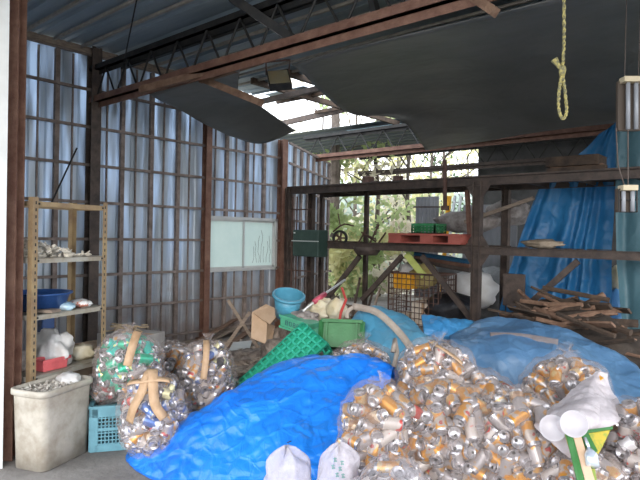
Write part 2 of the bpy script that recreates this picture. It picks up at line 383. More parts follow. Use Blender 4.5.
# rafters across the hole
for x in (-6.3, -5.6): m2 = MB(); m2.beam((x, 5.6, 3.86), (x, 9.5, 3.86), .06, .09); struct('beam', m2, wood_d)
for y in (6.9, 7.9): m2 = MB(); m2.beam((-7.1, y, 3.9), (-4.7, y, 3.9), .05, .06); struct('beam', m2, wood_d)
m2 = MB(); m2.box((-6.55, 6.75, 3.94), (.9, .5, .01)); struct('ceiling_sheet', m2, roof_m)
clearsheet = mat('clear_roof_sheet', (.25, .42, .5), .4, 0, (.3, .5, .6), 3, trans=.2)
m2 = MB(); m2.box((-7.0, 9.8, 3.88), (1.4, .4, .006)); struct('ceiling_sheet', m2, clearsheet)
# wall plate
m2 = MB(); m2.beam((WX + .03, 1.6, 3.86), (WX + .03, 5.3, 3.86), .08, .08); struct('wall_plate_beam', m2, wood_g)

# trusses
def truss(Y, x0, x1, zl, zu, pitch=.5, ml=redsteel, mu=blacksteel, w=.07):
    root = thing('roof_truss', (x0, Y, zl), None, None, kind='structure')
    m2 = MB(); m2.angle((x0, Y - .03, zl), (x1, Y - .03, zl), w); m2.angle((x0, Y + .03, zl), (x1, Y + .03, zl), w, fl=-1); m2.build('lower_chord', ml, root)
    m2 = MB(); m2.angle((x0, Y - .03, zu), (x1, Y - .03, zu), w * .8); m2.angle((x0, Y + .03, zu), (x1, Y + .03, zu), w * .8, fl=-1); m2.build('upper_chord', mu, root)
    x = x0 + .1; m2 = MB(); k = 0
    while x + pitch / 2 < x1:
        za, zb = (zl, zu) if k % 2 == 0 else (zu, zl)
        m2.tube([(x, Y, za), (x + pitch / 2, Y, zb)], .012, 6); x += pitch / 2; k += 1
    m2.build('web_bars', mu, root); return root
truss(3.48, -6.95, 2.4, 3.22, 3.62)
truss(6.97, -4.75, 2.4, 3.5, 3.8, .6)
truss(8.8, -8.2, 2.4, 3.2, 3.62, .55)
truss(12.4, -9.5, 2.4, 3.3, 3.75, .6, darksteel)
# side-trusses along the depth at the right
def purlin(a, b, w, h, m_): m2 = MB(); m2.beam(a, b, w, h); return struct('beam', m2, m_)
purlin(PY(232, -2, 3.3), PY(300, 44, 3.6), .06, .08, blacksteel)
purlin(PY(372, -2, 3.6), PY(378, 22, 3.6), .07, .05, blacksteel)
purlin((-6.6, 3.7, 3.66), (2.4, 3.7, 3.66), .05, .05, blacksteel)
for (a, b) in (((197, 77), (262, 103)), ((140, 90), (240, 64)), ((200, 80), (262, 60))):
    m2 = MB(); m2.beam(P(a[0], a[1], 6.0), P(b[0], b[1], 5.6), .05, .07); struct('ceiling_batten', m2, wood_b)
m2 = MB(); m2.beam(PY(465, -8, 3.5), PY(495, 12, 3.5), .09, .06); struct('beam', m2, wood_b)
m2 = MB(); m2.beam(PY(255, 103, 6.2), PY(330, 86, 6.2), .06, .08); struct('beam', m2, darksteel)
m2 = MB(); m2.beam(PY(262, 128, 8.0), PY(345, 109, 8.0), .06, .1); struct('beam', m2, darksteel)
m2 = MB(); m2.beam(P(137, -2, 5), P(124, 62, 6.2), .012, .012); tag(m2.build('wire', blacksteel), 'thin black wire slanting down from the roof sheets at upper left', 'wire')
m2 = MB(); m2.beam(PX(50, 206, WX + .2), PX(77, 148, WX + .06), .014, .014); tag(m2.build('metal_rod', blacksteel), 'thin dark rod leaning on the left wall above the cream rack', 'rod')
# back wall
back_m = mat('back_wall', (.05, .05, .05), .8, 0, (.1, .1, .1), 2)
mb = MB(); mb.box((-1.85, 13.1, 1.95), (8.9, .06, 3.9)); struct('wall_back', mb, back_m)
for y_ in (-.8, 3.5, 6.97, 8.8, 13.0):
    m2 = MB(); m2.ibeam((2.4, y_, 0), (2.4, y_, 3.9), .1, .1, .01, (1, 0, 0)); struct('pillar', m2, rust)
# dividing sheet wall seen behind the rack
gsheet = mat('old_galvanised_sheet', (.2, .2, .21), .55, .3, (.3, .3, .31), 3, stretch=(2, 2, .5))

# ================================================================== HANGING CEILING SHEETS
dark_sheet = tarp_mat('dark_grey_sheeting', (.095, .098, .095), (.135, .135, .13), .5, .15, .7, 0)
def hs(name, net, label, nu=30, nv=24, amp=.05, th=.01):
    mb = MB(); pts = patch(net, nu, nv); pts = displace(pts, lambda p, v, u: amp * noise.noise(p * .9)); mb.grid(pts)
    o = mb.build(name, dark_sheet, smooth=True, solid=th); tag(o, label, 'hanging sheet', None); return o
hs('ceiling_sheeting', [
    [P(150, 93, 6.3), PY(200, 77, 3.62), PY(240, 66, 3.62)],
    [P(172, 103, 6.9), P(214, 96, 7.0), P(240, 98, 7.0)],
    [P(203, 122, 7.7), P(234, 118, 7.8), P(264, 109, 7.8)],
    [P(228, 135, 8.3), P(262, 143, 8.6), P(296, 131, 8.6)]], 'dark grey sheeting sagging under the roof beside the left wall')
hs('ceiling_sheeting', [
    [PY(292, 62, 3.66), PY(380, 41, 3.66), PY(490, 14, 3.66), PY(620, -22, 3.66), PY(760, -60, 3.66)],
    [P(322, 90, 6.3), P(400, 70, 6.0), P(500, 50, 5.4), P(620, 20, 4.9), P(760, -20, 4.4)],
    [P(350, 113, 7.4), P(420, 100, 7.2), P(520, 85, 6.6), P(630, 70, 6.0), P(760, 40, 5.3)],
    [P(402, 121, 7.7), P(440, 121, 8.0), P(520, 112, 7.4), P(630, 98, 6.6), P(760, 70, 5.8)],
    [P(426, 150, 9.2), P(470, 142, 9.0), P(538, 132, 8.2), P(640, 118, 7.2), P(760, 100, 6.2)]], 'broad dark grey sheeting hung under the middle of the roof', 50, 40, .06)

# ================================================================== STORAGE RACK AT THE BACK
RY = 6.9
rk = thing('storage_rack', (-3.5, RY, 0), 'long dark steel two-level storage rack across the back of the shed', 'storage rack')
def zat(px, py, Y=RY): return PY(px, py, Y).z
zU = 2.34; zL = 1.44; XL = PY(287, 240, RY).x + .02; XR = 1.2; XM = PY(477, 240, RY).x
for (z, h) in ((zU, .1), (zL, .09)):
    for dy in (0, .85):
        m2 = MB(); m2.ibeam((XL, RY + dy, z), (XR, RY + dy, z), .07, h, .008); m2.build('beam', darksteel, rk)
m2 = MB(); m2.box(((XL + XR) / 2, RY + .42, zU + .06), (XR - XL, .95, .02)); m2.build('upper_deck', darksteel, rk)
for x0_, x1_ in ((XL, PY(330, 240, RY).x), (PY(372, 240, RY).x, XM + .1)):
    m2 = MB(); m2.box(((x0_ + x1_) / 2, RY + .42, zL + .055), (x1_ - x0_, .9, .02)); m2.build('lower_deck', wood_d, rk)
x = XL + .3
while x < XR:
    m2 = MB(); m2.beam((x, RY, zU), (x, RY + .85, zU), .04, .07); m2.build('joist', darksteel, rk); x += .62
for x, w, dy, zt in ((XL, .08, 0, zU + .05), (XL + .02, .06, .85, zU), (XM, .1, 0, zU), (XM + .02, .09, .85, zU), (PY(311, 240, RY + .4).x, .09, .4, zU), (PY(366, 240, RY + .85).x, .06, .85, zU), (1.1, .1, 0, zU), (1.1, .1, .85, zU)):
    m2 = MB(); m2.ibeam((x, RY + dy, 0), (x, RY + dy, zt), w, w, .012, (1, 0, 0)); m2.build('post', darksteel, rk)
for z, s in ((zU - .05, -1), (zL - .05, -1), (zL + .05, 1)):
    for q in (-1, 1):
        m2 = MB(); m2.poly([(XM, RY - .01, z), (XM + q * .17, RY - .01, z), (XM + q * .06, RY - .01, z + s * .17), (XM, RY - .01, z + s * .2)], (0, .02, 0)); m2.build('gusset_plate', darksteel, rk)
for a, b in (((422, 256), (476, 325)), ((402, 256), (362, 300)), ((360, 256), (326, 300)), ((578, 261), (500, 330))):
    m2 = MB(); pa = PY(a[0], a[1], RY + .05); pb = PY(b[0], b[1], RY + .05); m2.beam(pa, pb, .05, .07); m2.build('brace', darksteel, rk)
# short frame at the left end
m2 = MB()
for x in (.12, .22): m2.beam((XL + x, RY - .02, .5), (XL + x, RY - .02, zU - .1), .02, .02)
m2.beam((XL, RY - .02, 2.02), (XL + .55, RY - .02, 2.02), .02, .02); m2.beam((XL, RY - .02, 1.0), (XL + .55, RY - .02, 1.0), .02, .02); m2.build('end_guard', rust, rk)

def crate(name, O, U, V, Wv, m_, label, nu=8, nv=4, nw=4, bar=.012, group=None, open_side=None, rimw=.03, cat='crate', solid_top=False):
    """box-shaped lattice crate: corner O, edge vectors U, V, Wv; the opening is on the +Wv side"""
    O = Vector(O); U = Vector(U); V = Vector(V); Wv = Vector(Wv)
    t = thing(name, O + (U + V) / 2, label, cat, group)
    def panel(nm, o, a, b_, na, nb, t_):
        m2 = MB(); nn = a.cross(b_).normalized()
        for i in range(na + 1):
            p_ = o + a * (i / na); m2.beam(p_, p_ + b_, t_, bar, nn)
        for j in range(nb + 1):
            p_ = o + b_ * (j / nb); m2.beam(p_, p_ + a, bar, t_, nn) if False else m2.beam(p_, p_ + a, t_, bar, nn)
        return m2.build(nm, m_, t)
    panel('base_panel', O, U, V, nu, nv, bar)
    panel('side_panel', O, U, Wv, nu, nw, bar); panel('side_panel', O + V, U, Wv, nu, nw, bar)
    panel('end_panel', O, V, Wv, nv, nw, bar); panel('end_panel', O + U, V, Wv, nv, nw, bar)
    m2 = MB(); T = O + Wv; wn = Wv.normalized()
    for a_, b_ in ((T, T + U), (T + V, T + U + V), (T, T + V), (T + U, T + U + V)): m2.beam(a_, b_, rimw, rimw, wn)
    m2.build('rim', m_, t)
    if solid_top:
        m2 = MB(); m2.poly([O + Wv * .5, O + U + Wv * .5, O + U + V + Wv * .5, O + V + Wv * .5], Wv * .02); m2.build('liner', m_, t)
    return t

# things on / in the rack
gr_dark = solid('dark_green_paint', (.02, .045, .035), .5)
t = thing('metal_box', PY(306, 257, RY - .25), 'dark green metal box mounted on the rack beside the window', 'box')
a = PY(292, 256, RY - .25); b = PY(318, 230, RY - .25); m2 = MB(); m2.box(((a.x + b.x) / 2, RY - .12, (a.z + b.z) / 2), (b.x - a.x, .25, b.z - a.z)); m2.build('box_body', gr_dark, t, bevel=.02)
m2 = MB(); m2.box(((a.x + b.x) / 2, RY - .25, b.z - .18), (b.x - a.x + .02, .02, .015)); m2.build('bar', wf, t)
m2 = MB(); m2.box((a.x + .05, RY - .255, b.z - .05), (.03, .01, .02)); m2.build('badge', white_p, t)

# engine/wheel things on the lower level
def wheelish(px, py, r, label):
    c = PY(px, py, RY + .3); t = thing('cart_wheel', c - Vector((0, 0, r)), label, 'wheel')
    m2 = MB(); m2.M = Matrix.Translation(c) @ Matrix.Rotation(PI / 2, 4, 'X') @ Matrix.Rotation(.4, 4, 'Y')
    m2.lathe([(r * .72, -.03), (r * .9, -.045), (r, -.02), (r, .02), (r * .9, .045), (r * .72, .03), (r * .72, -.03)], 24, False); m2.build('tyre', blacksteel, t, smooth=True)
    m2 = MB(); m2.M = Matrix.Translation(c) @ Matrix.Rotation(PI / 2, 4, 'X') @ Matrix.Rotation(.4, 4, 'Y')
    m2.lathe([(r * .2, -.04), (r * .2, .04)], 12)
    for k in range(5): a_ = k * 2 * PI / 5; m2.box((math.cos(a_) * r * .45, math.sin(a_) * r * .45, 0), (r * .55, .03, .02), Matrix.Rotation(a_, 3, 'Z'))
    m2.build('hub', rust, t); return c, t
c, t = wheelish(340, 238, .13, 'rusty cart wheel standing on the lower rack level beside the green metal box')
m2 = MB(); m2.tube([c + Vector((-.15, .0, .1)), c + Vector((0, 0, .2)), c + Vector((.1, 0, .23)), c + Vector((.28, 0, .2))], .014, 6); m2.tube([c + Vector((0, 0, .2)), c + Vector((-.05, 0, .4))], .01, 6)
m2.build('handle', rust, t)
m2 = MB(); c = PY(366, 240, RY + .2)
for k, (dx, dz, ex, ez) in enumerate(((-.15, -.05, .1, .2), (-.1, .1, .22, .02), (0, -.05, .24, .24), (-.2, .12, .15, -.02), (.05, -.1, .3, .12))): m2.tube([c + Vector((dx, .05 * k, dz)), c + Vector((ex, .05 * k - .1, ez))], .014, 6)
tag(m2.build('scrap_metal', rust), 'tangled rusty bicycle-like frame on the lower rack level', 'scrap metal')
t = thing('metal_basin', PY(367, 256, RY - .1), 'rounded rusty basin slung under the lower rack beam', 'basin')
m2 = MB(); m2.M = Matrix.Translation(PY(367, 247, RY + .1)) @ Matrix.Scale(-1, 4, (0, 0, 1)); m2.lathe([(.01, .13), (.15, .125), (.2, .06), (.21, 0), (.2, 0), (.14, .11), (.01, .115)], 20, False); m2.build('bowl', darksteel, t, smooth=True)

# red pallet
red = solid('red_plastic', (.3, .075, .055), .6)
a = PY(389, 246, RY - .15); b = PY(461, 249, RY - .15); zz = zL + .07
t = thing('plastic_pallet', ((a.x + b.x) / 2, RY + .12, zz), 'faded red plastic pallet lying on the lower rack level', 'pallet')
L = b.x - a.x; m2 = MB(); m2.box(((a.x + b.x) / 2, RY + .12, zz + .125), (L, .6, .03)); m2.build('top_deck', red, t, bevel=.004)
m2 = MB(); m2.box(((a.x + b.x) / 2, RY + .12, zz + .012), (L, .6, .02)); m2.build('bottom_deck', red, t)
for fx in (0, .46, .84):
    m2 = MB(); m2.box((a.x + L * (fx + .09), RY + .12, zz + .065), (L * .18, .58, .09)); m2.build('block', red, t)
# green crate on pallet
grn = solid('green_plastic', (.02, .17, .06), .45)
o = PY(410, 236, RY - .1); crate('plastic_crate', (o.x, RY - .05, zz + .145), (.36, 0, 0), (0, .3, 0), (0, 0, .12), grn, 'small green plastic crate sitting on the red pallet', 6, 4, 3, .02, solid_top=True)

# wire mesh container
def mesh_cage():
    a = PY(389, 272, 7.05); b = PY(438, 318, 7.05); x0, x1, z1, z0 = a.x, b.x, a.z, b.z - .45; y0, y1 = 7.05, 7.55
    t = thing('mesh_container', ((x0 + x1) / 2, 7.3, z0), 'rusty wire mesh cage container under the rack holding boxes and plastic', 'cage')
    for nm, pa, pb in (('front_mesh', Vector((x0, y0, 0)), Vector((x1, y0, 0))), ('back_mesh', Vector((x0, y1, 0)), Vector((x1, y1, 0))), ('side_mesh', Vector((x0, y0, 0)), Vector((x0, y1, 0))), ('side_mesh', Vector((x1, y0, 0)), Vector((x1, y1, 0)))):
        m2 = MB(); nn = int((pb - pa).length / .07)
        for i in range(nn + 1): p_ = pa.lerp(pb, i / nn); m2.tube([p_ + u0 * z0, p_ + u0 * z1], .006 if 0 < i < nn else .015, 5)
        k = int((z1 - z0) / .08)
        for j in range(k + 1): z = lerp(z0, z1, j / k); m2.tube([pa + u0 * z, pb + u0 * z], .006 if 0 < j < k else .015, 5)
        m2.build(nm, rust, t)
    m2 = MB(); m2.box(((x0 + x1) / 2, 7.3, z0), (x1 - x0, .5, .03)); m2.build('tray', rust, t)
    for x in (x0, x1):
        for y in (y0, y1): m2 = MB(); m2.beam((x, y, 0), (x, y, z0), .04, .04); m2.build('leg', rust, t)
    return x0, x1, y0, y1, z0, z1
cx0, cx1, cy0, cy1, cz0, cz1 = mesh_cage()
yel = solid('yellow_plastic', (.75, .36, .02), .4)
w_ = cx1 - cx0
def openbox(name, c, size, m_, label, cat, wall_t=.012, rotz=0, taper=.9):
    t = thing(name, c, label, cat); sx, sy, sz = size; R = Matrix.Rotation(rotz, 4, 'Z'); T = Matrix.Translation(c) @ R
    def ring(k, z): return [Vector((x * sx / 2 * k, y * sy / 2 * k, z)) for x, y in ((-1, -1), (1, -1), (1, 1), (-1, 1))]
    m2 = MB(); m2.M = T; r = [ring(taper, 0), ring(1, sz)]; ki = 1 - 2 * wall_t / min(sx, sy); r2 = [ring(ki, sz), ring(taper * ki, wall_t)]
    vs = r[0] + r[1] + r2[0] + r2[1]; fs = [(0, 3, 2, 1), (12, 13, 14, 15)]
    for q in range(3):
        for i in range(4): fs.append((q * 4 + i, q * 4 + (i + 1) % 4, q * 4 + 4 + (i + 1) % 4, q * 4 + 4 + i))
    m2.add(vs, fs); m2.build('box_body', m_, t, bevel=.006)
    m2 = MB(); m2.M = T; e = .012
    for x in (-1, 1): m2.box((x * (sx / 2 + e / 2), 0, sz - .01), (e, sy + 2 * e, .022)); m2.box((0, x * (sy / 2 + e / 2), sz - .01), (sx + 2 * e, e, .022))
    m2.build('rim', m_, t); return t
openbox('storage_tub', (cx0 + w_ * .22, 7.28, cz1 - .24), (w_ * .38, .35, .23), yel, 'bright yellow plastic tub inside the wire mesh cage', 'tub')
def cbox(name, c, size, m_, label, cat='box', rotz=0, seam=True, tilt=0):
    t = thing(name, c, label, cat); T = Matrix.Translation(c) @ Matrix.Rotation(rotz, 4, 'Z') @ Matrix.Rotation(tilt, 4, 'X')
    m2 = MB(); m2.M = T; m2.box((0, 0, size[2] / 2), size); m2.build('carton', m_, t, bevel=.006)
    m2 = MB(); m2.M = T; m2.box((0, 0, size[2] + .001), (size[0] * .98, .05, .003)); m2.box((0, -size[1] / 2 - .001, size[2] * .85), (.05, .003, size[2] * .28)); m2.build('packing_tape', tape_m, t)
    return t
cream_card = mat('cream_card', (.66, .56, .46), .8, 0, (.74, .65, .56), 4)
cbox('cardboard_box', (cx0 + w_ * .66, 7.3, cz0 + .02), (w_ * .46, .36, .62), cream_card, 'pale cream carton filling the wire mesh cage')
cbox('cardboard_box', (cx0 + w_ * .18, 7.3, cz0 + .02), (w_ * .2, .3, .42), cream_card, 'narrow pale carton under the yellow tub in the mesh cage')

# lumps: rags, bundles, sacks
def lump(name, c, r, m_, label, cat, seed=0, n=3, amp=.25, f=2.2, rotz=0, group=None, origin=None, fl=None):
    bm = bmesh.new(); bmesh.ops.create_icosphere(bm, subdivisions=n, radius=1); mb = MB(); vs = []
    for v in bm.verts:
        d = v.co.normalized(); k = 1 + amp * noise.noise(d * f + Vector((seed * 3.1, seed, 0))) - amp * .8 * (.3 - crease(d, f * 1.1, seed)) 
        vs.append(Vector((d.x * r[0] * k, d.y * r[1] * k, d.z * r[2] * k)))
    fs = [tuple(v.index for v in f_.verts) for f_ in bm.faces]; bm.free()
    mb.M = Matrix.Translation(c) @ Matrix.Rotation(rotz, 4, 'Z'); mb.add(vs, fs)
    if fl is not None:
        for v in mb.v: v.z = max(v.z, fl)
    o = mb.build(name, m_, smooth=True); return tag(o, label, cat, group)
whitebag = mat('white_plastic', (.62, .6, .58), .45, 0, (.75, .74, .74), 5, .5, 18, trans=.15)
creambag = mat('cream_plastic', (.62, .52, .32), .5, 0, (.75, .7, .58), 5, .5, 18, trans=.1)
greyrag = mat('grey_rag', (.2, .17, .16), .9, 0, (.42, .38, .36), 8, .6, 20)
blackbag = mat('black_plastic', (.01, .01, .012), .35, 0, (.03, .03, .035), 5, .6, 14)
dullgrey = mat('dull_grey_plastic', (.16, .16, .16), .5, 0, (.3, .3, .3), 5, .5, 14)
olive = mat('olive_yellow_plastic', (.35, .26, .06), .5, 0, (.5, .42, .2), 5, .5, 14)
lump('plastic_sack', PY(424, 276, 7.35), (.22, .15, .2), olive, 'olive yellow crumpled sack on top of the cream carton in the cage', 'sack', 3)
lump('plastic_sack', PY(410, 272, 7.4), (.2, .12, .16), whitebag, 'whitish crumpled sack behind the yellow tub in the cage', 'sack', 5)
m2 = MB(); m2.beam(PY(406, 254, 7.1), PY(424, 276, 7.1), .1, .02, (0, 1, 0)); tag(m2.build('plastic_strip', solid('lime_plastic', (.5, .55, .16))), 'pale lime plastic strip leaning over the mesh cage', 'strip')
lump('sheet_bundle', PY(472, 290, 7.9), (.42, .3, .3), whitebag, 'white plastic sheet bundle behind the main rack post', 'bundle', 8)
lump('sheet_bundle', PY(452, 272, 8.3), (.5, .3, .2), dullgrey, 'grey plastic sheet bundle under the rack deck behind the white one', 'bundle', 9)
lump('rubbish_bag', PY(452, 312, 7.3), (.4, .3, .3), blackbag, 'black rubbish bag beside the mesh cage near the main rack post', 'bag', 11)
lump('rag_heap', PY(468, 222, 8.0), (.55, .25, .17), greyrag, 'pale grey rag heap on the lower rack level near the main post', 'rags', 12)
lump('rag_heap', PY(508, 213, 8.2), (.35, .25, .2), greyrag, 'grey-brown rag heap between the rack post and the blue tarp', 'rags', 13)
m2 = MB(); m2.beam(PY(465, 222, 7.6), PY(534, 198, 7.6), .05, .05); tag(m2.build('wooden_pole', wood_g), 'pale pole slanting over the rag heaps beside the blue tarp', 'pole')
for k, (c_, lb) in enumerate(((tarp_mat('bluepipe', (.03, .12, .25), (.05, .2, .35)), 'blue'), (redsteel, 'rusty red'), (darksteel, 'dark'))):
    m2 = MB(); m2.tube([PY(415, 254 + k * 3, 7.6), PY(470, 262 + k * 4, 7.6)], .04, 10); tag(m2.build('scrap_pipe', c_), lb + ' pipe lying under the pallet level of the rack', 'pipe')
lump('board_heap', PY(500, 295, 8.6), (.7, .3, .45), dullgrey, 'dull grey plastic heap behind the twin rack posts', 'heap', 21)
m2 = MB(); m2.box(PY(514, 290, 7.2), (.28, .05, .42)); tag(m2.build('dark_panel', darksteel, bevel=.005), 'small dark upright panel between the rack posts and the blue tarp', 'panel')
q_ = PY(490, 200, 9.5); m2 = MB(); m2.box((q_.x, q_.y, 1.1), (1.0, .04, 2.2)); tag(m2.build('metal_sheet', gsheet), 'grey metal sheet standing in shade behind the main rack post', 'metal sheet')
m2 = MB(); a = PY(416, 197, 9.2); b = PY(438, 250, 9.2)
m2.grid([[Vector((lerp(a.x, b.x, i / 12), 9.2 + .03 * (i % 2), z)) for i in range(13)] for z in (b.z - .9, a.z)])
o = m2.build('corrugated_sheet', gsheet, solid=.004); tag(o, 'grey corrugated metal sheet standing beyond the red pallet', 'metal sheet')
for py in (207, 224): m2 = MB(); m2.beam(PY(414, py, 9.1), PY(440, py, 9.1), .04, .03); m2.build('strap', darksteel, o)
# ladder
t = thing('ladder', PY(452, 243, 8.6), 'grey aluminium ladder leaning beyond the rack beside the main post', 'ladder')
pa, pb = PY(440, 243, 8.2), PY(455, 196, 9.0); qa, qb = PY(446, 243, 8.2), PY(461, 196, 9.0); pa.z = qa.z = .004
for a, b in ((pa, pb), (qa, qb)): m2 = MB(); m2.beam(a, b, .035, .05); m2.build('rail', white_p if a is qa else wf, t)
for k in range(10): m2 = MB(); m2.beam(pa.lerp(pb, (k + .5) / 10), qa.lerp(qb, (k + .5) / 10), .03, .02); m2.build('rung', wf, t)
m2 = MB(); q_ = PY(442, 240, 9.6); q_.z = 0; m2.beam(q_, PY(449, 196, 9.6), .09, .03, (0, 1, 0)); tag(m2.build('plastic_board', yel), 'narrow yellow board standing beyond the rack beside the ladder', 'board')
m2 = MB(); m2.beam(PY(470, 240, 7.1), PY(467, 190, 7.1), .05, .05); tag(m2.build('wooden_post', redsteel), 'thin red-brown post rising from the red pallet end', 'post')
m2 = MB(); m2.beam(PY(445, 160, 6.85), PY(445, 207, 6.85), .04, .04); m2.box(PY(445, 208, 6.85), (.1, .05, .06)); tag(m2.build('steel_bracket', rust), 'rusty steel hanger passing down through the upper rack beam', 'bracket')

# debris on upper deck
def stick_pile(name, cpt, n, L, spread, m_, label, cat, rnd, thick=.03, flat=.3, kind='stuff'):
    m2 = MB()
    for k in range(n):
        c_ = cpt + Vector((rnd.gauss(0, spread[0]), rnd.gauss(0, spread[1]), abs(rnd.gauss(0, spread[2]))))
        a_ = rnd.uniform(0, PI * 2); d = Vector((math.cos(a_), math.sin(a_), rnd.uniform(-flat, flat))).normalized() * L * rnd.uniform(.4, 1) / 2
        m2.beam(c_ - d, c_ + d, thick * rnd.uniform(.4, 1.5), thick * rnd.uniform(.3, 1), (rnd.random(), rnd.random(), 1))
    return tag(m2.build(name, m_), label, cat, None, kind)
R = random.Random(11)
for px, s, lb in ((368, .13, 'rusty angular scrap block on the upper rack deck before the trees'), (398, .11, 'smaller dark scrap block on the upper rack deck nearer the truss')):
    c_ = PY(px, 184, RY + .3); t = thing('scrap_block', (c_.x, c_.y, zU + .07), lb, 'scrap')
    m2 = MB(); m2.box((c_.x, c_.y, zU + .07 + s / 2), (s, s * 1.2, s)); m2.build('casing', rust, t, bevel=.012)
    m2 = MB(); m2.tube([(c_.x - s, c_.y, zU + .09), (c_.x + s, c_.y, zU + .1)], .02, 8); m2.build('shaft', darksteel, t)
for k in range(5):
    m2 = MB(); y_ = RY + .05 + .11 * k; a = PY(548, 170, y_); b = PY(606, 168, y_); z_ = zU + .09 + .03 * (k % 3)
    m2.beam((a.x + .04 * k, y_, z_), (b.x - .03 * k, y_ + .02, z_ + .01), .1, .05)
    tag(m2.build('timber_plank', wood_b if k % 2 else wood_d), 'brown plank in the stack on the upper rack deck before the blue tarp', 'plank', 'planks stacked on the upper rack deck')
m2 = MB(); a = PY(560, 170, RY); m2.box((a.x + .1, RY + .25, zU + .2), (.6, .35, .12)); tag(m2.build('wooden_box', wood_d, bevel=.005), 'shallow dark wooden box resting on planks on the upper deck', 'box')
lump('rock', PY(542, 244, RY + .02), (.24, .12, .055), mat('brown_stone', (.2, .15, .1), .9, 0, (.32, .26, .2), 6, .5), 'flat brown rag-like lump resting on the lower beam before the blue tarp', 'lump', 31, 3, .5)

# ================================================================== HANGING TARPS ON THE RIGHT
blue1 = tarp_mat('blue_tarp_hung', (.02, .15, .36), (.035, .21, .45), .4, .6, 1.2, .22)
teal = tarp_mat('teal_tarp_hung', (.07, .16, .2), (.1, .2, .24), .45, .5, 1.2, .2)
def hang(px, Y, zt, n=7): pass
def hfold(k, A): return lambda p, v, u: A * (.35 + .65 * v) * math.sin(u * k + 2.2 * math.sin(u * 9 + v * 1.2) + v * 1.3) + .02 * noise.noise(p * 4)
Yt = 7.75
def hrow(py0, py1, x0, x1, n=5, dY=0, Yb=Yt): return [PY(lerp(x0, x1, i / (n - 1)), lerp(py0, py1, i / (n - 1)), Yb + dY) for i in range(n)]
mb = tarp('t', [hrow(182, 182, 541, 614), hrow(215, 215, 529, 614, dY=.02), hrow(250, 250, 517, 612, dY=.0), hrow(290, 290, 505, 612, dY=-.05), hrow(332, 335, 495, 612, dY=-.1), hrow(352, 352, 488, 614, dY=-.2)], 140, 60, blue1, .02, 2, 3, folds=hfold(34, .055))
tag(mb.build('hanging_tarp', blue1, smooth=True), 'blue tarp hung in long folds behind the storage rack', 'tarp')
mb = tarp('t', [[PY(640, 104, Yt + .1), PY(620, 119, Yt + .1), PY(600, 135, Yt + .1)], [PY(640, 150, Yt + .15), PY(610, 152, Yt + .15), PY(578, 155, Yt + .15)], [PY(640, 200, Yt + .2), PY(600, 200, Yt + .2), PY(548, 178, Yt + .2)]], 40, 30, blue1, .03, 2, 5, folds=hfold(16, .04))
tag(mb.build('hanging_tarp', blue1, smooth=True), 'upper blue tarp corner slung up to the roof above the rack', 'tarp')
mb = tarp('t', [hrow(118, 90, 618, 700, Yb=7.35), hrow(180, 180, 616, 700, Yb=7.3), hrow(250, 250, 617, 700, Yb=7.3), hrow(320, 320, 622, 700, Yb=7.25), hrow(384, 384, 628, 705, Yb=7.1)], 60, 50, teal, .02, 2, 9, folds=hfold(22, .06))
tag(mb.build('hanging_tarp', teal, smooth=True), 'grey-teal tarp hanging to the floor beside the blue one', 'tarp')
# bright gap behind
q_ = PY(615, 297, 8.3); lump('plastic_sack', Vector((q_.x, 8.3, .5)), (.2, .15, .5), tarp_mat('bl', (.1, .3, .6), (.2, .45, .8)), 'blue plastic sack standing in the gap between the hanging tarps', 'sack', 3, fl=.005)
lump('plastic_sack', Vector((q_.x, 8.3, 1.1)), (.13, .1, .17), creambag, 'cream sack on the blue sack in the gap between the hanging tarps', 'sack', 4)

# wood pile on the right
R = random.Random(5)
cp = PY(570, 345, 6.6)
lump('earth_mound', Vector((cp.x, 6.55, .25)), (1.15, .6, .55), mat('dark_earth', (.02, .015, .012), .95, 0, (.06, .045, .035), 8, .6), 'dark heap of debris under the wood pile before the hanging tarp', 'heap', 33, 4, .4, fl=.005)
k = 0
for i in range(95):
    c_ = Vector((cp.x + R.gauss(0, .36), 6.4 + R.gauss(0, .2), 0)); c_.z = .95 - abs(c_.x - cp.x) * .5 + R.uniform(-.3, .1); a_ = R.gauss(0, .5); L_ = R.uniform(.25, .7)
    d = Vector((math.cos(a_), math.sin(a_) * .6, R.gauss(0, .22))).normalized() * L_ / 2
    m2 = MB(); m2.tube([c_ - d, c_ + Vector((0, 0, R.uniform(-.02, .02))), c_ + d], [R.uniform(.012, .035)] * 3, 6) if i % 2 else m2.beam(c_ - d, c_ + d, R.uniform(.03, .09), R.uniform(.015, .04), (R.random(), R.random(), 1))
    tag(m2.build('firewood_stick', (wood_d, wood_d, wood_b, wood_d, wood_b)[i % 5]), 'brown stick of scrap wood in the pile before the hanging blue tarp', 'wood', 'scrap wood pile')
m2 = MB(); m2.tube([P(534, 309, 6.2), P(560, 318, 6.0), P(575, 322, 6.0)], .035, 8); tag(m2.build('log', wood_b, smooth=True), 'short dark log at the left top of the wood pile', 'log')
m2 = MB(); m2.tube([P(572, 312, 6.4), P(590, 303, 6.3), P(604, 295, 6.3)], .04, 8); tag(m2.build('log', wood_b, smooth=True), 'thick log end jutting up from the wood pile', 'log')

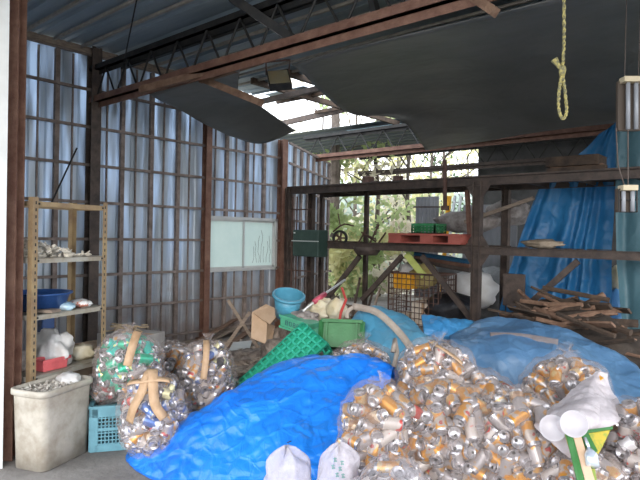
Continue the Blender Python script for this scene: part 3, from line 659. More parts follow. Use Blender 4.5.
# ================================================================== TREES
def leafmat(name, c1, c2):
    return mat(name, c1, .6, 0, c2, .8, 0, trans=.5)
LM = [leafmat('leaf_yellow_green', (.42, .42, .18), (.72, .68, .4)), leafmat('leaf_green', (.2, .3, .12), (.5, .58, .3)), leafmat('leaf_pale', (.5, .46, .38), (.8, .74, .62)), leafmat('leaf_dark', (.02, .06, .02), (.08, .14, .05))]
bark = mat('bark', (.07, .055, .045), .9, 0, (.17, .14, .12), 6, .5)
def leaves(m2, c, rad, n, size, rnd):
    for k in range(n):
        d = Vector((rnd.gauss(0, 1), rnd.gauss(0, 1), rnd.gauss(0, 1))).normalized() * rnd.random() ** .4
        p = c + Vector((d.x * rad[0], d.y * rad[1], d.z * rad[2])); s = size * rnd.uniform(.5, 1.3)
        a = Vector((rnd.gauss(0, 1), rnd.gauss(0, 1), rnd.gauss(0, 1))).normalized() * s; b = a.orthogonal().normalized() * s * .45
        m2.add([p - a, p + b, p + a, p - b], [(0, 1, 2, 3)])
def tree(px, z, h, r, lm, n, label, size=.12, seed=0, base=.25, trunk=.1, clumps=9, name='tree'):
    rnd = random.Random(seed); b0 = H(px, z, 0); b0.z = -.14
    t = thing(name, b0, label, 'tree')
    lean = Vector((rnd.uniform(-.06, .06), rnd.uniform(-.06, .06), 1)); m2 = MB()
    pts = [b0 + lean * (h * k / 6) + Vector((rnd.uniform(-.08, .08), rnd.uniform(-.08, .08), 0)) for k in range(7)]
    m2.tube(pts, [trunk * (1 - .12 * k) for k in range(7)], 8)
    tips = []
    for k in range(clumps):
        s = pts[min(6, int(6 * (base + (1 - base) * k / clumps)))]; e = s + Vector((rnd.gauss(0, r * .6), rnd.gauss(0, r * .6), rnd.uniform(.1, .9) * r)); tips.append(e)
        m2.tube([s, s.lerp(e, .5) + Vector((0, 0, .1 * r)), e], [trunk * .35, trunk * .22, .01], 5)
    m2.build('trunk', bark, t)
    m3 = MB()
    for e in tips: leaves(m3, e, (r * .5, r * .5, r * .4), n // clumps, size, rnd)
    m3.build('foliage', lm, t); return t
specs = [(336, 15, 4.6, 1.2, 1, 1600, 'green leafy tree just beyond the end of the left wall'), (352, 20, 7.5, 2.0, 2, 2000, 'pale thin-leaved tall tree standing beyond the rear truss'),
         (372, 16, 6.0, 1.5, 1, 1500, 'green tree behind the scrap block on the upper deck'), (392, 19, 8, 1.8, 0, 1800, 'yellow-green tree with a straight trunk beyond the rack centre'),
         (408, 16, 5.5, 1.2, 2, 1200, 'pale yellow tree beside the corrugated sheet'), (428, 22, 9, 2.2, 0, 1800, 'tall yellow-green tree rising behind the corrugated sheet'),
         (446, 18, 6.5, 1.5, 0, 1300, 'yellow leafy tree behind the ladder'), (322, 24, 8, 2.0, 2, 1500, 'distant pale tree above the splayed wall end'), (470, 26, 9, 2.2, 3, 1500, 'dark distant tree behind the main rack post')]
for i, (px, z, h, r, l, n_l, lb) in enumerate(specs): tree(px, z, h, r, LM[l], int(n_l * .5), lb, .11 if z < 18 else .13, i * 7 + 1, .2, .09)
for i, (px, z, h, r, l, lb) in enumerate(((345, 14.2, 2.4, .7, 1, 'broad-leaved green shrub just outside the rack end'), (352, 14, 1.8, .8, 0, 'low yellow-green shrub outside behind the cart wheel'), (378, 15, 2.0, .8, 1, 'green shrub outside under the rack centre'), (400, 15, 1.7, .7, 2, 'pale shrub outside beside the mesh cage'))):
    tree(px, z, h, r, LM[l], 1500, lb, .1, 90 + i, .05, .03, 8, 'shrub')
# tree whose branches overhang the hole
hp = PY(352, 95, 9.5); rnd = random.Random(77)
t = thing('overhanging_tree', (-9.6, 11.5, -.14), 'leafy tree whose branches reach over the hole in the roof', 'tree')
m2 = MB(); m2.tube([(-9.6, 11.5, -.14), (-9.5, 11.4, 3), (-9.2, 11, 5.5), (-8.4, 10.3, 7)], [.16, .13, .1, .05], 8); m3 = MB()
for k in range(12):
    e = Vector((rnd.uniform(-8.3, -6.0), rnd.uniform(9.0, 11.2), rnd.uniform(5.0, 6.4))); m2.tube([(-9.2, 11, 5.5), Vector((-9.2, 11, 5.5)).lerp(e, .6) + Vector((0, 0, .4)), e], [.04, .025, .008], 5)
    leaves(m3, e, (.55, .55, .5), 75, .085, rnd)
m2.build('trunk', bark, t); m3.build('foliage', LM[0], t)
# distant undergrowth bank
m3 = MB(); rnd = random.Random(4)
for k in range(60):
    c_ = H(rnd.uniform(300, 480), rnd.uniform(26, 34), rnd.uniform(.3, 3.4)); leaves(m3, c_, (1.6, 1.6, 1.0), 110, .28, rnd)
tag(m3.build('undergrowth', mat('bank_green', (.34, .42, .36), .8, 0, (.6, .66, .6), .5, trans=.4)), 'distant bank of grey-green undergrowth beyond the trees', 'undergrowth', None, 'stuff')
# fence boards just outside
for k, (a, b) in enumerate((((342, 318), (418, 338)), ((346, 308), (420, 326)))):
    m2 = MB(); m2.beam(P(a[0], a[1], 10.5), P(b[0], b[1], 9.5), .03, .16); tag(m2.build('scrap_plank', wood_g), ('upper' if k else 'lower') + ' pale plank lying outside beyond the light blue tarp', 'plank')
for k, (a, b, lb) in enumerate((((371, 318), (380, 288), 'thin upright stick leaning behind the light blue tarp'), ((366, 316), (373, 291), 'dark short stick leaning behind the light blue tarp'), ((352, 318), (360, 278), 'dark pole leaning against the rack behind the cream bag'))):
    m2 = MB(); m2.beam(P(a[0], a[1], 8.2), P(b[0], b[1], 8.6), .03, .03); tag(m2.build('stick', wood_g if k == 0 else wood_d), lb, 'stick')

# ================================================================== LEFT: SLOTTED-ANGLE RACK
FL = H(28, 4.0, 0); FR = H(103, 4.66, 0); ux = (FR - FL).normalized(); LW = (FR - FL).length; dy = Vector((-ux.y, ux.x, 0))
if dy.dot(f0) < 0: dy = -dy
DW = .38; RH = 1.83
t = thing('shelving_rack', (FL + FR) / 2 + dy * DW / 2, 'cream slotted-angle shelving rack standing beside the front post', 'shelving rack')
slot = blacksteel
for p_, sx, sy in ((FL, 1, 1), (FR, -1, 1), (FL + dy * DW, 1, -1), (FR + dy * DW, -1, -1)):
    m2 = MB()
    R3 = Matrix((ux, dy, u0)).transposed()
    m2.box(p_ + ux * sx * .022 + u0 * RH / 2, (.044, .004, RH), R3); m2.box(p_ + dy * sy * .022 + u0 * RH / 2, (.004, .044, RH), R3)
    m2.cur = 1
    for k in range(36): m2.box(p_ + ux * sx * .024 + u0 * (.04 + k * .05) - dy * sy * .001, (.01, .005, .022), R3)
    m2.build('post', [cream_p, slot], t)
shelfc = mat('shelf_paint', (.42, .4, .35), .55, .1, (.3, .26, .2), 7, .2)
SH = []
for k, z in enumerate((.54, .98, 1.39, 1.8)):
    m2 = MB(); R3 = Matrix((ux, dy, u0)).transposed(); c_ = (FL + FR) / 2 + dy * DW / 2
    if k < 3: m2.box(c_ + u0 * z, (LW - .01, DW - .01, .006), R3)
    for s_ in (-1, 1):
        m2.box(c_ + dy * s_ * (DW / 2 - .008) + u0 * (z - .016), (LW - .012, .006, .036), R3)
        m2.box(c_ + ux * s_ * (LW / 2 - .008) + u0 * (z - .016), (.006, DW - .012, .036), R3)
    m2.build('shelf' if k < 3 else 'top_frame', shelfc if k < 3 else cream_p, t)
    m2 = MB()
    for q in (.05, LW - .05): m2.box(FL + ux * q - dy * .002 + u0 * (z - .016), (.014, .006, .014), R3)
    m2.build('bolts', slot, t)
def on(u, v, z): return FL + ux * (u * LW) + dy * (v * DW) + u0 * z
# heap of pale shells / scraps on the third shelf
m2 = MB(); R = random.Random(8)
pale_scrap = mat('pale_scrap', (.55, .5, .42), .8, 0, (.75, .7, .62), 14, .3)
for k in range(220):
    u_ = R.random() ** 1.5; c_ = on(.05 + .78 * u_, R.uniform(.1, .9), 1.395 + R.random() * .13 * (1 - u_ * .8)); a = Vector((R.gauss(0, 1), R.gauss(0, 1), R.gauss(0, .5))).normalized() * R.uniform(.015, .04); b = a.orthogonal().normalized() * R.uniform(.01, .02)
    m2.poly([c_ - a, c_ + b, c_ + a, c_ - b], a.cross(b).normalized() * .006)
tag(m2.build('scrap_heap', pale_scrap), 'heap of pale flaky scraps on the third shelf of the cream rack', 'scraps', None, 'stuff')
bluep = solid('blue_plastic', (.015, .06, .2), .4)
t = thing('plastic_basin', on(.33, .5, .985), 'dark blue round plastic basin on the second shelf of the cream rack', 'basin')
m2 = MB(); m2.M = Matrix.Translation(on(.38, .6, .985)) @ Matrix.Scale(1.25, 4); m2.lathe([(.01, 0), (.13, 0), (.17, .1), (.18, .105), (.165, .1), (.125, .012), (.01, .012)], 26, False); m2.build('bowl', bluep, t, smooth=True)
m2 = MB(); m2.M = Matrix.Translation(on(.38, .6, .985)) @ Matrix.Scale(1.25, 4); m2.lathe([(.165, .095), (.185, .1), (.185, .11), (.165, .11), (.165, .095)], 26, False); m2.build('rim', bluep, t, smooth=True)
lump('plastic_bag', on(.52, .25, 1.01), (.13, .07, .035), mat('pale_blue_bag', (.2, .45, .62), .4, 0, (.6, .72, .8), 9, .5), 'small light blue crumpled bag beside the basin on the second shelf', 'bag', 41)
lump('plastic_bag', on(.78, .3, 1.012), (.12, .08, .035), mat('print_bag', (.75, .74, .73), .4, 0, (.55, .2, .14), 14, .5, thr=(.55, .6)), 'small white bag with red and blue print on the second shelf', 'bag', 42)
m2 = MB(); m2.box(on(.25, .2, 1.0), (.2, .1, .02), Matrix.Rotation(.5, 3, 'Z')); tag(m2.build('wooden_offcut', wood_g), 'flat grey wooden offcut at the front left of the second shelf', 'offcut')
m2 = MB(); m2.tube([on(.55, 1.0, .99), on(.42, 1.1, 1.28)], .012, 8); tag(m2.build('metal_rod', wf), 'short pale metal rod standing behind the blue basin', 'rod')
pink = solid('pink_plastic', (.62, .12, .13), .45)
openbox('plastic_tray', tuple(on(.36, .25, .545)), (.23, .12, .09), pink, 'pink-red rectangular plastic tray on the lowest shelf of the cream rack', 'tray', rotz=math.atan2(ux.y, ux.x) - .05)
lump('plastic_bag', on(.55, .62, .66), (.2, .14, .15), whitebag, 'large white crumpled plastic bag behind the pink tray on the lowest shelf', 'bag', 43, 4, .3, fl=.545)
lump('paper_bundle', on(.86, .4, .6), (.1, .1, .07), creambag, 'small cream crumpled paper at the right end of the lowest shelf', 'paper', 44, 3, .4, fl=.545)
m2 = MB(); m2.box(on(.62, .95, .86), (.1, .1, .2)); tag(m2.build('blue_container', bluep, bevel=.01), 'dark blue container hanging just beneath the second shelf', 'container')
lump('rag', on(.12, .6, .62), (.12, .1, .09), greyrag, 'grey-brown rag at the left end of the lowest shelf', 'rag', 45, fl=.545)
lump('rubbish_bag', on(.4, .6, .2), (.28, .2, .26), blackbag, 'black rubbish bag on the floor under the cream rack', 'bag', 46, fl=.005)

# ================================================================== WHITE BIN
binm = mat('dirty_white_plastic', (.47, .43, .37), .5, 0, (.26, .22, .17), 5, .2, 12, thr=(.4, .7))
a0 = G(43, 474); la = (f0 * .95 + r0 * .33).normalized(); sa = (f0 * .42 - r0 * .9); sa = (sa - la * sa.dot(la)).normalized()
BL, BS, BH = .43, .27, .535
t = thing('rubbish_bin', a0 + la * BL / 2 + sa * BS / 2, 'dirty white rectangular plastic bin full of debris before the cream rack', 'bin')
def rr(l, s_, z, rad=.06, n=5):
    pts = []
    for cx, cy, a_ in ((l / 2 - rad, s_ / 2 - rad, 0), (-l / 2 + rad, s_ / 2 - rad, 90), (-l / 2 + rad, -s_ / 2 + rad, 180), (l / 2 - rad, -s_ / 2 + rad, 270)):
        for k in range(n): q = math.radians(a_ + 90 * k / (n - 1)); pts.append((cx + rad * math.cos(q), cy + rad * math.sin(q), z))
    return pts
T = Matrix.Translation(a0 + la * BL / 2 + sa * BS / 2) @ Matrix((la, sa, u0)).transposed().to_4x4()
def loft(m2, rings, cap0=True, cap1=True):
    n_ = len(rings[0]); vs = [q for r_ in rings for q in r_]; fs = []
    for i in range(len(rings) - 1):
        for k in range(n_): fs.append((i * n_ + k, i * n_ + (k + 1) % n_, (i + 1) * n_ + (k + 1) % n_, (i + 1) * n_ + k))
    if cap0: fs.append(tuple(range(n_))[::-1])
    if cap1: fs.append(tuple(len(vs) - n_ + k for k in range(n_)))
    m2.add(vs, fs)
m2 = MB(); m2.M = T; loft(m2, [rr(BL, BS, .004), rr(BL * 1.02, BS * 1.02, BH * .3), rr(BL * 1.07, BS * 1.08, BH - .05), rr(BL * 1.06, BS * 1.07, BH - .01), rr(BL * 1.02, BS * 1.02, BH * .9), rr(BL * .98, BS * .96, .02)], True, True); m2.build('bin_body', binm, t, smooth=True)
m2 = MB(); m2.M = T; loft(m2, [rr(BL * 1.08, BS * 1.1, BH - .045), rr(BL * 1.13, BS * 1.18, BH - .035), rr(BL * 1.13, BS * 1.18, BH), rr(BL * 1.06, BS * 1.08, BH + .004), rr(BL * 1.01, BS * 1.01, BH - .02)], False, False); m2.build('rim', binm, t, smooth=True)
R = random.Random(2); m2 = MB(); m2.M = T
loft(m2, [rr(BL * .99, BS * .99, BH - .12), rr(BL * .99, BS * .99, BH - .06), rr(BL * .6, BS * .6, BH - .03), rr(BL * .1, BS * .1, BH - .025, .003)])
for k in range(260):
    c_ = Vector((R.uniform(-.48, .48) * BL, R.uniform(-.46, .46) * BS, BH - .05 + R.random() * .035)); a = Vector((R.gauss(0, 1), R.gauss(0, 1), R.gauss(0, .6))).normalized() * R.uniform(.008, .028); b = a.orthogonal().normalized() * R.uniform(.006, .014)
    m2.poly([c_ - a, c_ + b, c_ + a, c_ - b], a.cross(b).normalized() * .008)
tag(m2.build('debris', mat('bin_debris', (.22, .18, .15), .85, 0, (.6, .57, .52), 30, .3)), 'grey-brown crumbled debris filling the white bin', 'debris', None, 'stuff')
lump('plastic_bag', T @ Vector((BL * .32, -.01, BH - .01)), (.1, .08, .05), whitebag, 'small white plastic bag on the debris in the white bin', 'bag', 47)

# ================================================================== LIGHT BLUE CRATE
lbl = solid('light_blue_plastic', (.1, .25, .31), .5)
o = G(90, 453); cu = (r0 * .96 + f0 * .28).normalized(); cv = Vector((-cu.y, cu.x, 0)); 
if cv.dot(f0) < 0: cv = -cv
def bigcrate(name, O, U, V, Wv, m_, label, holes=(12, 8), wn=.012, frame=.05, two=True):
    O = Vector(O); t = thing(name, O + (U + V) / 2, label, 'crate')
    def side(nm, o_, a, b_):
        m2 = MB(); La = a.length; Lb = b_.length; an = a.normalized(); bn = b_.normalized(); nn = an.cross(bn).normalized(); R3 = Matrix((an, bn, nn)).transposed()
        for q in (frame / 2, La - frame / 2): m2.box(o_ + an * q + b_ / 2, (frame, Lb, wn * 1.8), R3)
        for q in (frame / 2, Lb - frame * .7): m2.box(o_ + bn * q + a / 2, (La, frame * (1 if q < Lb / 2 else 1.4), wn * 1.8), R3)
        if two: m2.box(o_ + a / 2 + b_ / 2, (La, frame * .45, wn * 1.6), R3); m2.box(o_ + a / 2 + b_ / 2, (frame * .45, Lb, wn * 1.6), R3)
        for i in range(1, holes[0]): m2.box(o_ + a * (i / holes[0]) + b_ / 2, (.008, Lb, wn), R3)
        for j in range(1, holes[1]): m2.box(o_ + b_ * (j / holes[1]) + a / 2, (La, .008, wn), R3)
        m2.build(nm, m_, t)
    side('side_panel', O, U, Wv); side('side_panel', O + V, U, Wv); side('end_panel', O, V, Wv); side('end_panel', O + U, V, Wv)
    m2 = MB(); m2.poly([O, O + U, O + U + V, O + V], Wv.normalized() * .01); m2.build('base_panel', m_, t)
    T_ = O + Wv; m2 = MB(); wn_ = Wv.normalized()
    for a_, b_ in ((T_, T_ + U), (T_ + V, T_ + U + V), (T_, T_ + V), (T_ + U, T_ + U + V)): m2.beam(a_, b_, .03, .02, wn_)
    m2.build('rim', m_, t); return t
bigcrate('plastic_crate', Vector((o.x, o.y, .005)), cu * .5, cv * .34, u0 * .32, lbl, 'light blue ventilated plastic crate under the bag of green cans', (20, 12))

# ================================================================== TARPS AND HEAPS
vblue = tarp_mat('bright_blue_tarp', (.012, .17, .74), (.02, .26, .9), .3, .8, 2.6, .08)
mb = tarp('t', [
    [H(135, 4.35, .0), H(215, 4.6, .0), H(285, 5.0, .02), H(350, 5.0, .02), H(410, 4.6, .02)],
    [H(127, 4.1, .0), H(202, 4.2, .26), H(275, 4.6, .42), H(345, 4.55, .52), H(402, 4.25, .45)],
    [H(124, 3.95, .0), H(203, 4.0, .36), H(275, 4.32, .6), H(345, 4.28, .69), H(394, 4.05, .66)],
    [H(130, 3.82, .0), H(207, 3.78, .3), H(275, 3.92, .49), H(340, 3.85, .53), H(385, 3.75, .5)],
    [H(142, 3.68, .0), H(214, 3.52, .12), H(280, 3.45, .26), H(325, 3.4, .3), H(352, 3.35, .3)],
    [H(165, 3.55, .0), H(225, 3.3, .0), H(285, 3.1, .05), H(330, 3.05, .08), H(346, 3.05, .1)]], 200, 170, vblue, .035, 2.4, 4, fine=.013)
tag(mb.build('tarpaulin', vblue, smooth=True), 'bright blue wrinkled tarpaulin covering the heap in front', 'tarpaulin')
leafm = mat('dead_leaf', (.1, .05, .03), .8)
p_ = P(289, 444, 3.42); m2 = MB(); m2.poly([p_ + Vector(q) for q in ((-.018, 0, 0), (0, -.01, .012), (.02, 0, .024), (.004, .012, .012))], (-.002, -.003, .002)); tag(m2.build('dead_leaf', leafm), 'small dead brown leaf lying on the bright blue tarpaulin', 'leaf')

lblue = tarp_mat('light_blue_tarp', (.07, .26, .41), (.12, .34, .5), .45, .5, 1.8, .06)
mb = tarp('t', [
    [H(336, 5.7, .3), H(365, 5.9, .35), H(400, 5.9, .35), H(440, 5.6, .3)],
    [H(346, 5.4, .68), H(364, 5.5, .88), H(398, 5.5, .84), H(432, 5.3, .62)],
    [H(350, 5.15, .68), H(366, 5.15, .87), H(398, 5.1, .84), H(436, 4.9, .7)],
    [H(362, 4.95, .45), H(374, 4.85, .6), H(400, 4.7, .6), H(436, 4.6, .5)],
    [H(362, 4.85, .1), H(376, 4.75, .1), H(400, 4.6, .1), H(436, 4.5, .1)]], 90, 90, lblue, .04, 2.6, 14, fine=.008)
lt = thing('tarpaulin', H(385, 5.2, 0), 'light blue bulging tarp bundle with beige straps behind the bright blue one', 'tarpaulin')
mb.build('cover', lblue, lt, smooth=True)
strapm = mat('beige_strap', (.3, .25, .21), .75, 0, (.4, .34, .29), 10, .3)
def strap(pts, w, parent, nm='strap', m_=strapm, th=.006):
    m2 = MB(); c_ = [Vector(q) for q in cr1(pts, 24)]; a = []; b_ = []
    for i, q in enumerate(c_):
        d = (c_[min(i + 1, 24)] - c_[max(i - 1, 0)]).normalized(); v_ = (CAM - q).normalized(); s_ = d.cross(v_).normalized() * w / 2; a.append(q - s_); b_.append(q + s_)
    m2.grid([a, b_]); return m2.build(nm, m_, parent, smooth=True, solid=th)
strap([P(352, 306, 5.2), P(376, 312, 5.02), P(397, 330, 4.82), P(414, 352, 4.6)], .06, lt)
strap([P(347, 318, 5.12), P(348, 311, 5.15), P(355, 307, 5.2), P(362, 308, 5.2)], .035, lt, 'handle_loop')
m2 = MB(); m2.tube([P(393, 352, 4.3), P(395, 340, 4.35), P(397, 352, 4.35), P(394, 368, 4.25)], .02, 6); tag(m2.build('cloth_strip', strapm, smooth=True), 'short upright beige cloth strip at the edge of the can bags', 'cloth strip')

dblue = tarp_mat('dull_blue_tarp', (.075, .175, .33), (.13, .26, .43), .4, .55, 1.8, .06)
mb = tarp('t', [
    [H(440, 6.0, .1), H(490, 6.2, .2), H(540, 6.1, .2), H(600, 5.8, .1), H(670, 5.4, .05)],
    [H(448, 5.5, .62), H(485, 5.6, .76), H(535, 5.5, .77), H(590, 5.2, .68), H(660, 4.7, .42)],
    [H(450, 5.1, .7), H(490, 5.1, .79), H(535, 5.0, .79), H(585, 4.8, .67), H(650, 4.35, .42)],
    [H(452, 4.75, .62), H(490, 4.6, .66), H(535, 4.5, .64), H(585, 4.3, .55), H(648, 4.05, .34)],
    [H(455, 4.6, .1), H(495, 4.5, .1), H(535, 4.4, .1), H(590, 4.15, .1), H(655, 3.95, .05)]], 150, 110, dblue, .045, 2.4, 24, fine=.008)
dt = thing('tarpaulin', H(540, 5.0, 0), 'large dull blue tarp draped over the heap behind the can bags', 'tarpaulin')
mb.build('cover', dblue, dt, smooth=True)
strap([P(490, 337, 4.86), P(520, 338, 4.78), P(558, 344, 4.66)], .08, dt, 'mud_stained_patch', mat('mud_patch', (.15, .125, .125), .8, 0, (.2, .18, .19), 6))
mb = tarp('t', [[H(425, 5.9, .5), H(450, 5.9, .55), H(475, 5.9, .5)], [H(422, 5.6, .78), H(450, 5.6, .82), H(478, 5.6, .78)], [H(425, 5.3, .62), H(450, 5.3, .7), H(476, 5.3, .6)], [H(425, 5.2, .1), H(450, 5.2, .1), H(476, 5.2, .1)]], 50, 50, lblue, .05, 3, 34)
tag(mb.build('tarpaulin', tarp_mat('mid_blue_tarp', (.04, .22, .48), (.08, .3, .56)), smooth=True), 'small mid-blue crumpled tarp between the light blue bundle and dull blue tarp', 'tarpaulin')

# rubbish mound behind the crates
mound = mat('rubbish_mound', (.1, .075, .06), .95, 0, (.36, .3, .26), 9, .8, 20)
lump('rubbish_mound', Vector(H(306, 6.1, .12)), (.55, .5, .52), mound, 'dark mound of mixed rubbish under the blue bucket', 'rubbish', 51, 4, .35, fl=.004, f=3)
lump('rubbish_mound', Vector(H(256, 6.9, .0)), (.6, .5, .16), mound, 'low dark mound of debris on the floor under the window', 'rubbish', 52, 4, .4, fl=.004, f=3)
lump('rubbish_mound', Vector(H(395, 6.3, .1)), (.8, .5, .5), mound, 'dark mound of rubbish between the mesh cage and light blue tarp', 'rubbish', 53, 4, .35, fl=.004, f=3)

# green crates
gcr = solid('emerald_plastic', (.03, .36, .24), .45)
A = P(227, 392, 4.8); B = P(303, 323, 5.05); C2 = P(318, 352, 4.78)
U = B - A; V = C2 - B; V = V - U * (V.dot(U) / U.length_squared); Wn = U.cross(V).normalized()
if Wn.dot(fw) < 0: Wn = -Wn
t = crate('long_crate', A, U, V, Wn * .3, gcr, 'long emerald green lattice crate tilted up behind the bright blue tarpaulin', 14, 5, 3, .016, rimw=.035)
m2 = MB(); m2.poly([A + Wn * .02, A + U + Wn * .02, A + U + V + Wn * .02, A + V + Wn * .02], Wn * .006); m2.build('inner_panel', solid('deep_emerald', (.01, .26, .15)), t)
g2 = solid('leaf_green_plastic', (.02, .125, .035), .45)
O = P(320, 345, 5.0); O2 = P(362, 345, 4.95); U = O2 - O; U.z = 0; Vd = Vector((-U.y, U.x, 0)).normalized()
if Vd.dot(f0) < 0: Vd = -Vd
t = thing('green_crate', O, 'plain leaf green plastic crate on its side beside the light blue tarp', 'crate'); hh = .22
un = U.normalized(); tiltv = (u0 * .93 + Vd * .37).normalized(); dd = Vd * .93 - u0 * .3
m2 = MB(); m2.poly([O + u0 * 0, O + U, O + U + tiltv * hh, O + tiltv * hh], dd * .3); m2.build('crate_body', g2, t, bevel=.008)
m2 = MB(); fo = -dd * .012
for a_, b_ in ((O, O + U), (O + tiltv * hh, O + U + tiltv * hh), (O, O + tiltv * hh), (O + U, O + U + tiltv * hh)): m2.beam(a_ + fo, b_ + fo, .03, .03, tiltv)
m2.beam(O + U * .14 + fo, O + U * .14 + tiltv * hh + fo, .015, .02); m2.beam(O + U * .86 + fo, O + U * .86 + tiltv * hh + fo, .015, .02); m2.build('rim', g2, t)
g3 = solid('pale_green_plastic', (.07, .33, .2), .5)
O = P(280, 327, 5.7); O2 = P(309, 337, 5.5); U = O2 - O; Vd = Vector((-U.y, U.x, 0)).normalized()
if Vd.dot(f0) < 0: Vd = -Vd
t = thing('green_basket', O, 'small pale green basket with dark lettering between crate and bucket', 'basket')
m2 = MB(); m2.poly([O, O + U, O + U + u0 * .12, O + u0 * .12], Vd * .22); m2.build('basket_body', g3, t, bevel=.005)
m2 = MB(); m2.beam(O + u0 * .12 - Vd * .01, O + U + u0 * .12 - Vd * .01, .02, .02); m2.beam(O + u0 * .01 - Vd * .01, O + U + u0 * .01 - Vd * .01, .02, .02); m2.build('rim', g3, t)
m2 = MB(); uu = U.normalized()
for k, gl in enumerate('EWELE'):
    c_ = O + U * (.24 + .13 * k) + u0 * .065 - Vd * .006; w_ = .012
    for dx in (-w_, w_): m2.beam(c_ + uu * dx - u0 * .02, c_ + uu * dx + u0 * .02, .004, .005)
    for dz in ((-.02, .02) if k % 2 else (-.02, 0, .02)): m2.beam(c_ - uu * w_ + u0 * dz, c_ + uu * w_ + u0 * dz, .004, .005)
m2.build('lettering', solid('dark_print', (.03, .08, .12)), t)

# blue bucket
bk = solid('bucket_blue', (.06, .24, .35), .4)
c_ = P(286, 316, 6.0); t = thing('plastic_bucket', c_, 'light blue plastic bucket tilted on the rubbish mound under the window', 'bucket')
TB = Matrix.Translation(c_) @ Matrix.Rotation(.35, 4, r0) @ Matrix.Rotation(.12, 4, f0)
m2 = MB(); m2.M = TB; m2.lathe([(.01, 0), (.115, 0), (.155, .25), (.15, .25), (.11, .01), (.01, .01)], 28, False); m2.build('bucket_body', bk, t, smooth=True)
m2 = MB(); m2.M = TB; m2.lathe([(.152, .225), (.175, .23), (.175, .255), (.15, .258), (.152, .225)], 28, False); m2.build('rim', bk, t, smooth=True)
lump('plastic_sack', P(322, 310, 6.0), (.17, .14, .14), creambag, 'cream crumpled sack on the mound beside the blue bucket', 'sack', 61, 4, .35)
lump('plastic_sack', P(337, 310, 5.8), (.11, .1, .13), creambag, 'smaller yellowish sack between the cream one and light blue tarp', 'sack', 62, 3, .35)
lump('rag', P(303, 319, 5.85), (.2, .12, .09), greyrag, 'pale grey rag draped below the blue bucket', 'rag', 63, 4, .35)
m2 = MB(); m2.tube([P(303, 311, 5.8), P(320, 297, 6.0), P(345, 280, 6.5)], .014, 6); m2.cur = 1; m2.tube([P(314, 302, 5.9), P(325, 294, 6.05)], .03, 8)
tag(m2.build('broom_handle', [wf, solid('pinkred', (.4, .06, .1))], smooth=True), 'pale stick with a pink-red grip slanting up from the cream sack', 'stick')
m2 = MB(); m2.tube([P(338, 330, 5.5), P(341, 312, 5.6), P(346, 300, 5.7), P(342, 288, 5.9)], .014, 6); tag(m2.build('tangled_cord', solid('red_cord_plastic', (.45, .05, .04))), 'thin red cord curving over the yellowish sack', 'cord')
for k in range(3):
    lump('green_cloth', P(318 + 12 * k, 333 - k, 5.4), (.07, .05, .05), (g3, lblue, g3)[k], ('small green scrap right of the emerald crate', 'small blue scrap between the two green crates', 'small green scrap above the leaf green crate')[k], 'scrap', 64 + k)

# cardboard pieces
def sheet(name, pts, m_, label, cat, th=.01):
    m2 = MB(); nrm = (pts[1] - pts[0]).cross(pts[2] - pts[0]).normalized(); m2.poly(pts, nrm * th); return tag(m2.build(name, m_), label, cat)
t = thing('torn_carton', P(262, 340, 6.2), 'torn brown cardboard carton standing open under the window', 'carton')
for nm, q in (('upright_flap', [(252, 312, 6.2), (268, 306, 6.25), (266, 344, 6.0), (251, 338, 6.05)]), ('bent_flap', [(252, 312, 6.2), (266, 304, 6.3), (281, 311, 6.2), (270, 324, 6.0)]), ('side_flap', [(266, 322, 6.15), (275, 326, 6.3), (272, 341, 6.1), (266, 344, 6.0)])):
    m2 = MB(); pts = [P(*a_) for a_ in q]; nrm = (pts[1] - pts[0]).cross(pts[2] - pts[0]).normalized(); m2.poly(pts, nrm * .012); m2.build(nm, card, t)
cbox('cardboard_box', tuple(H(130, 5.7, .0)), (.52, .4, .58), grey_board, 'grey cardboard box topped with wood chips behind the green can bag', rotz=.35)
R = random.Random(9); c0 = H(126, 5.7, .59)
m2 = MB()
for k in range(70):
    c_ = c0 + Vector((R.gauss(0, .08), R.gauss(0, .07), R.random() * .06)); a_ = R.uniform(0, PI); d = Vector((math.cos(a_), math.sin(a_), R.uniform(-.1, .1))) * R.uniform(.03, .08); m2.beam(c_ - d, c_ + d, .03, .008)
tag(m2.build('wood_chips', wood_p), 'pale wood chips heaped on the grey cardboard box', 'wood chips', None, 'stuff')
cbox('cardboard_box', tuple(H(96, 5.75, .0)), (.35, .3, .45), card, 'brown carton on the floor behind the right rack post', rotz=.1)
# planks and litter on floor by the wall
planks = [((180, 352), (245, 322), .2, 'wide weathered plank lying diagonally on the floor under the window'), ((215, 356), (250, 330), .1, 'narrow plank beside the torn carton'), ((160, 347), (205, 340), .12, 'short plank lying along the wall foot'),
          ((205, 362), (262, 352), .22, 'broad brown board flat on the floor behind the third can bag'), ((236, 350), (258, 338), .14, 'short pale board before the torn carton'), ((195, 343), (238, 318), .07, 'thin lath sloping up under the window')]
for k, (a, b, w_, lb) in enumerate(planks):
    m2 = MB(); z_ = .02 + .02 * k; pa = G(*a, z_); pb = G(*b, z_ + (.1 if k in (0, 5) else 0)); m2.beam(pa, pb, .025, w_, (pb - pa).cross(u0)); tag(m2.build('floor_plank', (wood_g, wood_b)[k % 2]), lb, 'plank')
sheet('grey_tile', [G(228, 352, .1), G(250, 349, .1), G(252, 341, .12), G(233, 343, .12)], wf, 'light grey flat tile lying on the debris before the window', 'tile')
R = random.Random(19)
m2 = MB()
for k in range(900):
    c_ = G(R.uniform(105, 300), 0, 0) if False else H(R.uniform(95, 300), R.uniform(5.4, 8.2), .01)
    c_.z = R.random() * .07 + max(0, .5 - (c_ - H(300, 6.1, 0)).length * .62) * R.random(); a_ = R.uniform(0, PI * 2); d = Vector((math.cos(a_), math.sin(a_), R.uniform(-.3, .3))) * R.uniform(.02, .11)
    if c_.x < -6.75: continue
    m2.beam(c_ - d, c_ + d, R.uniform(.01, .06), R.uniform(.006, .03))
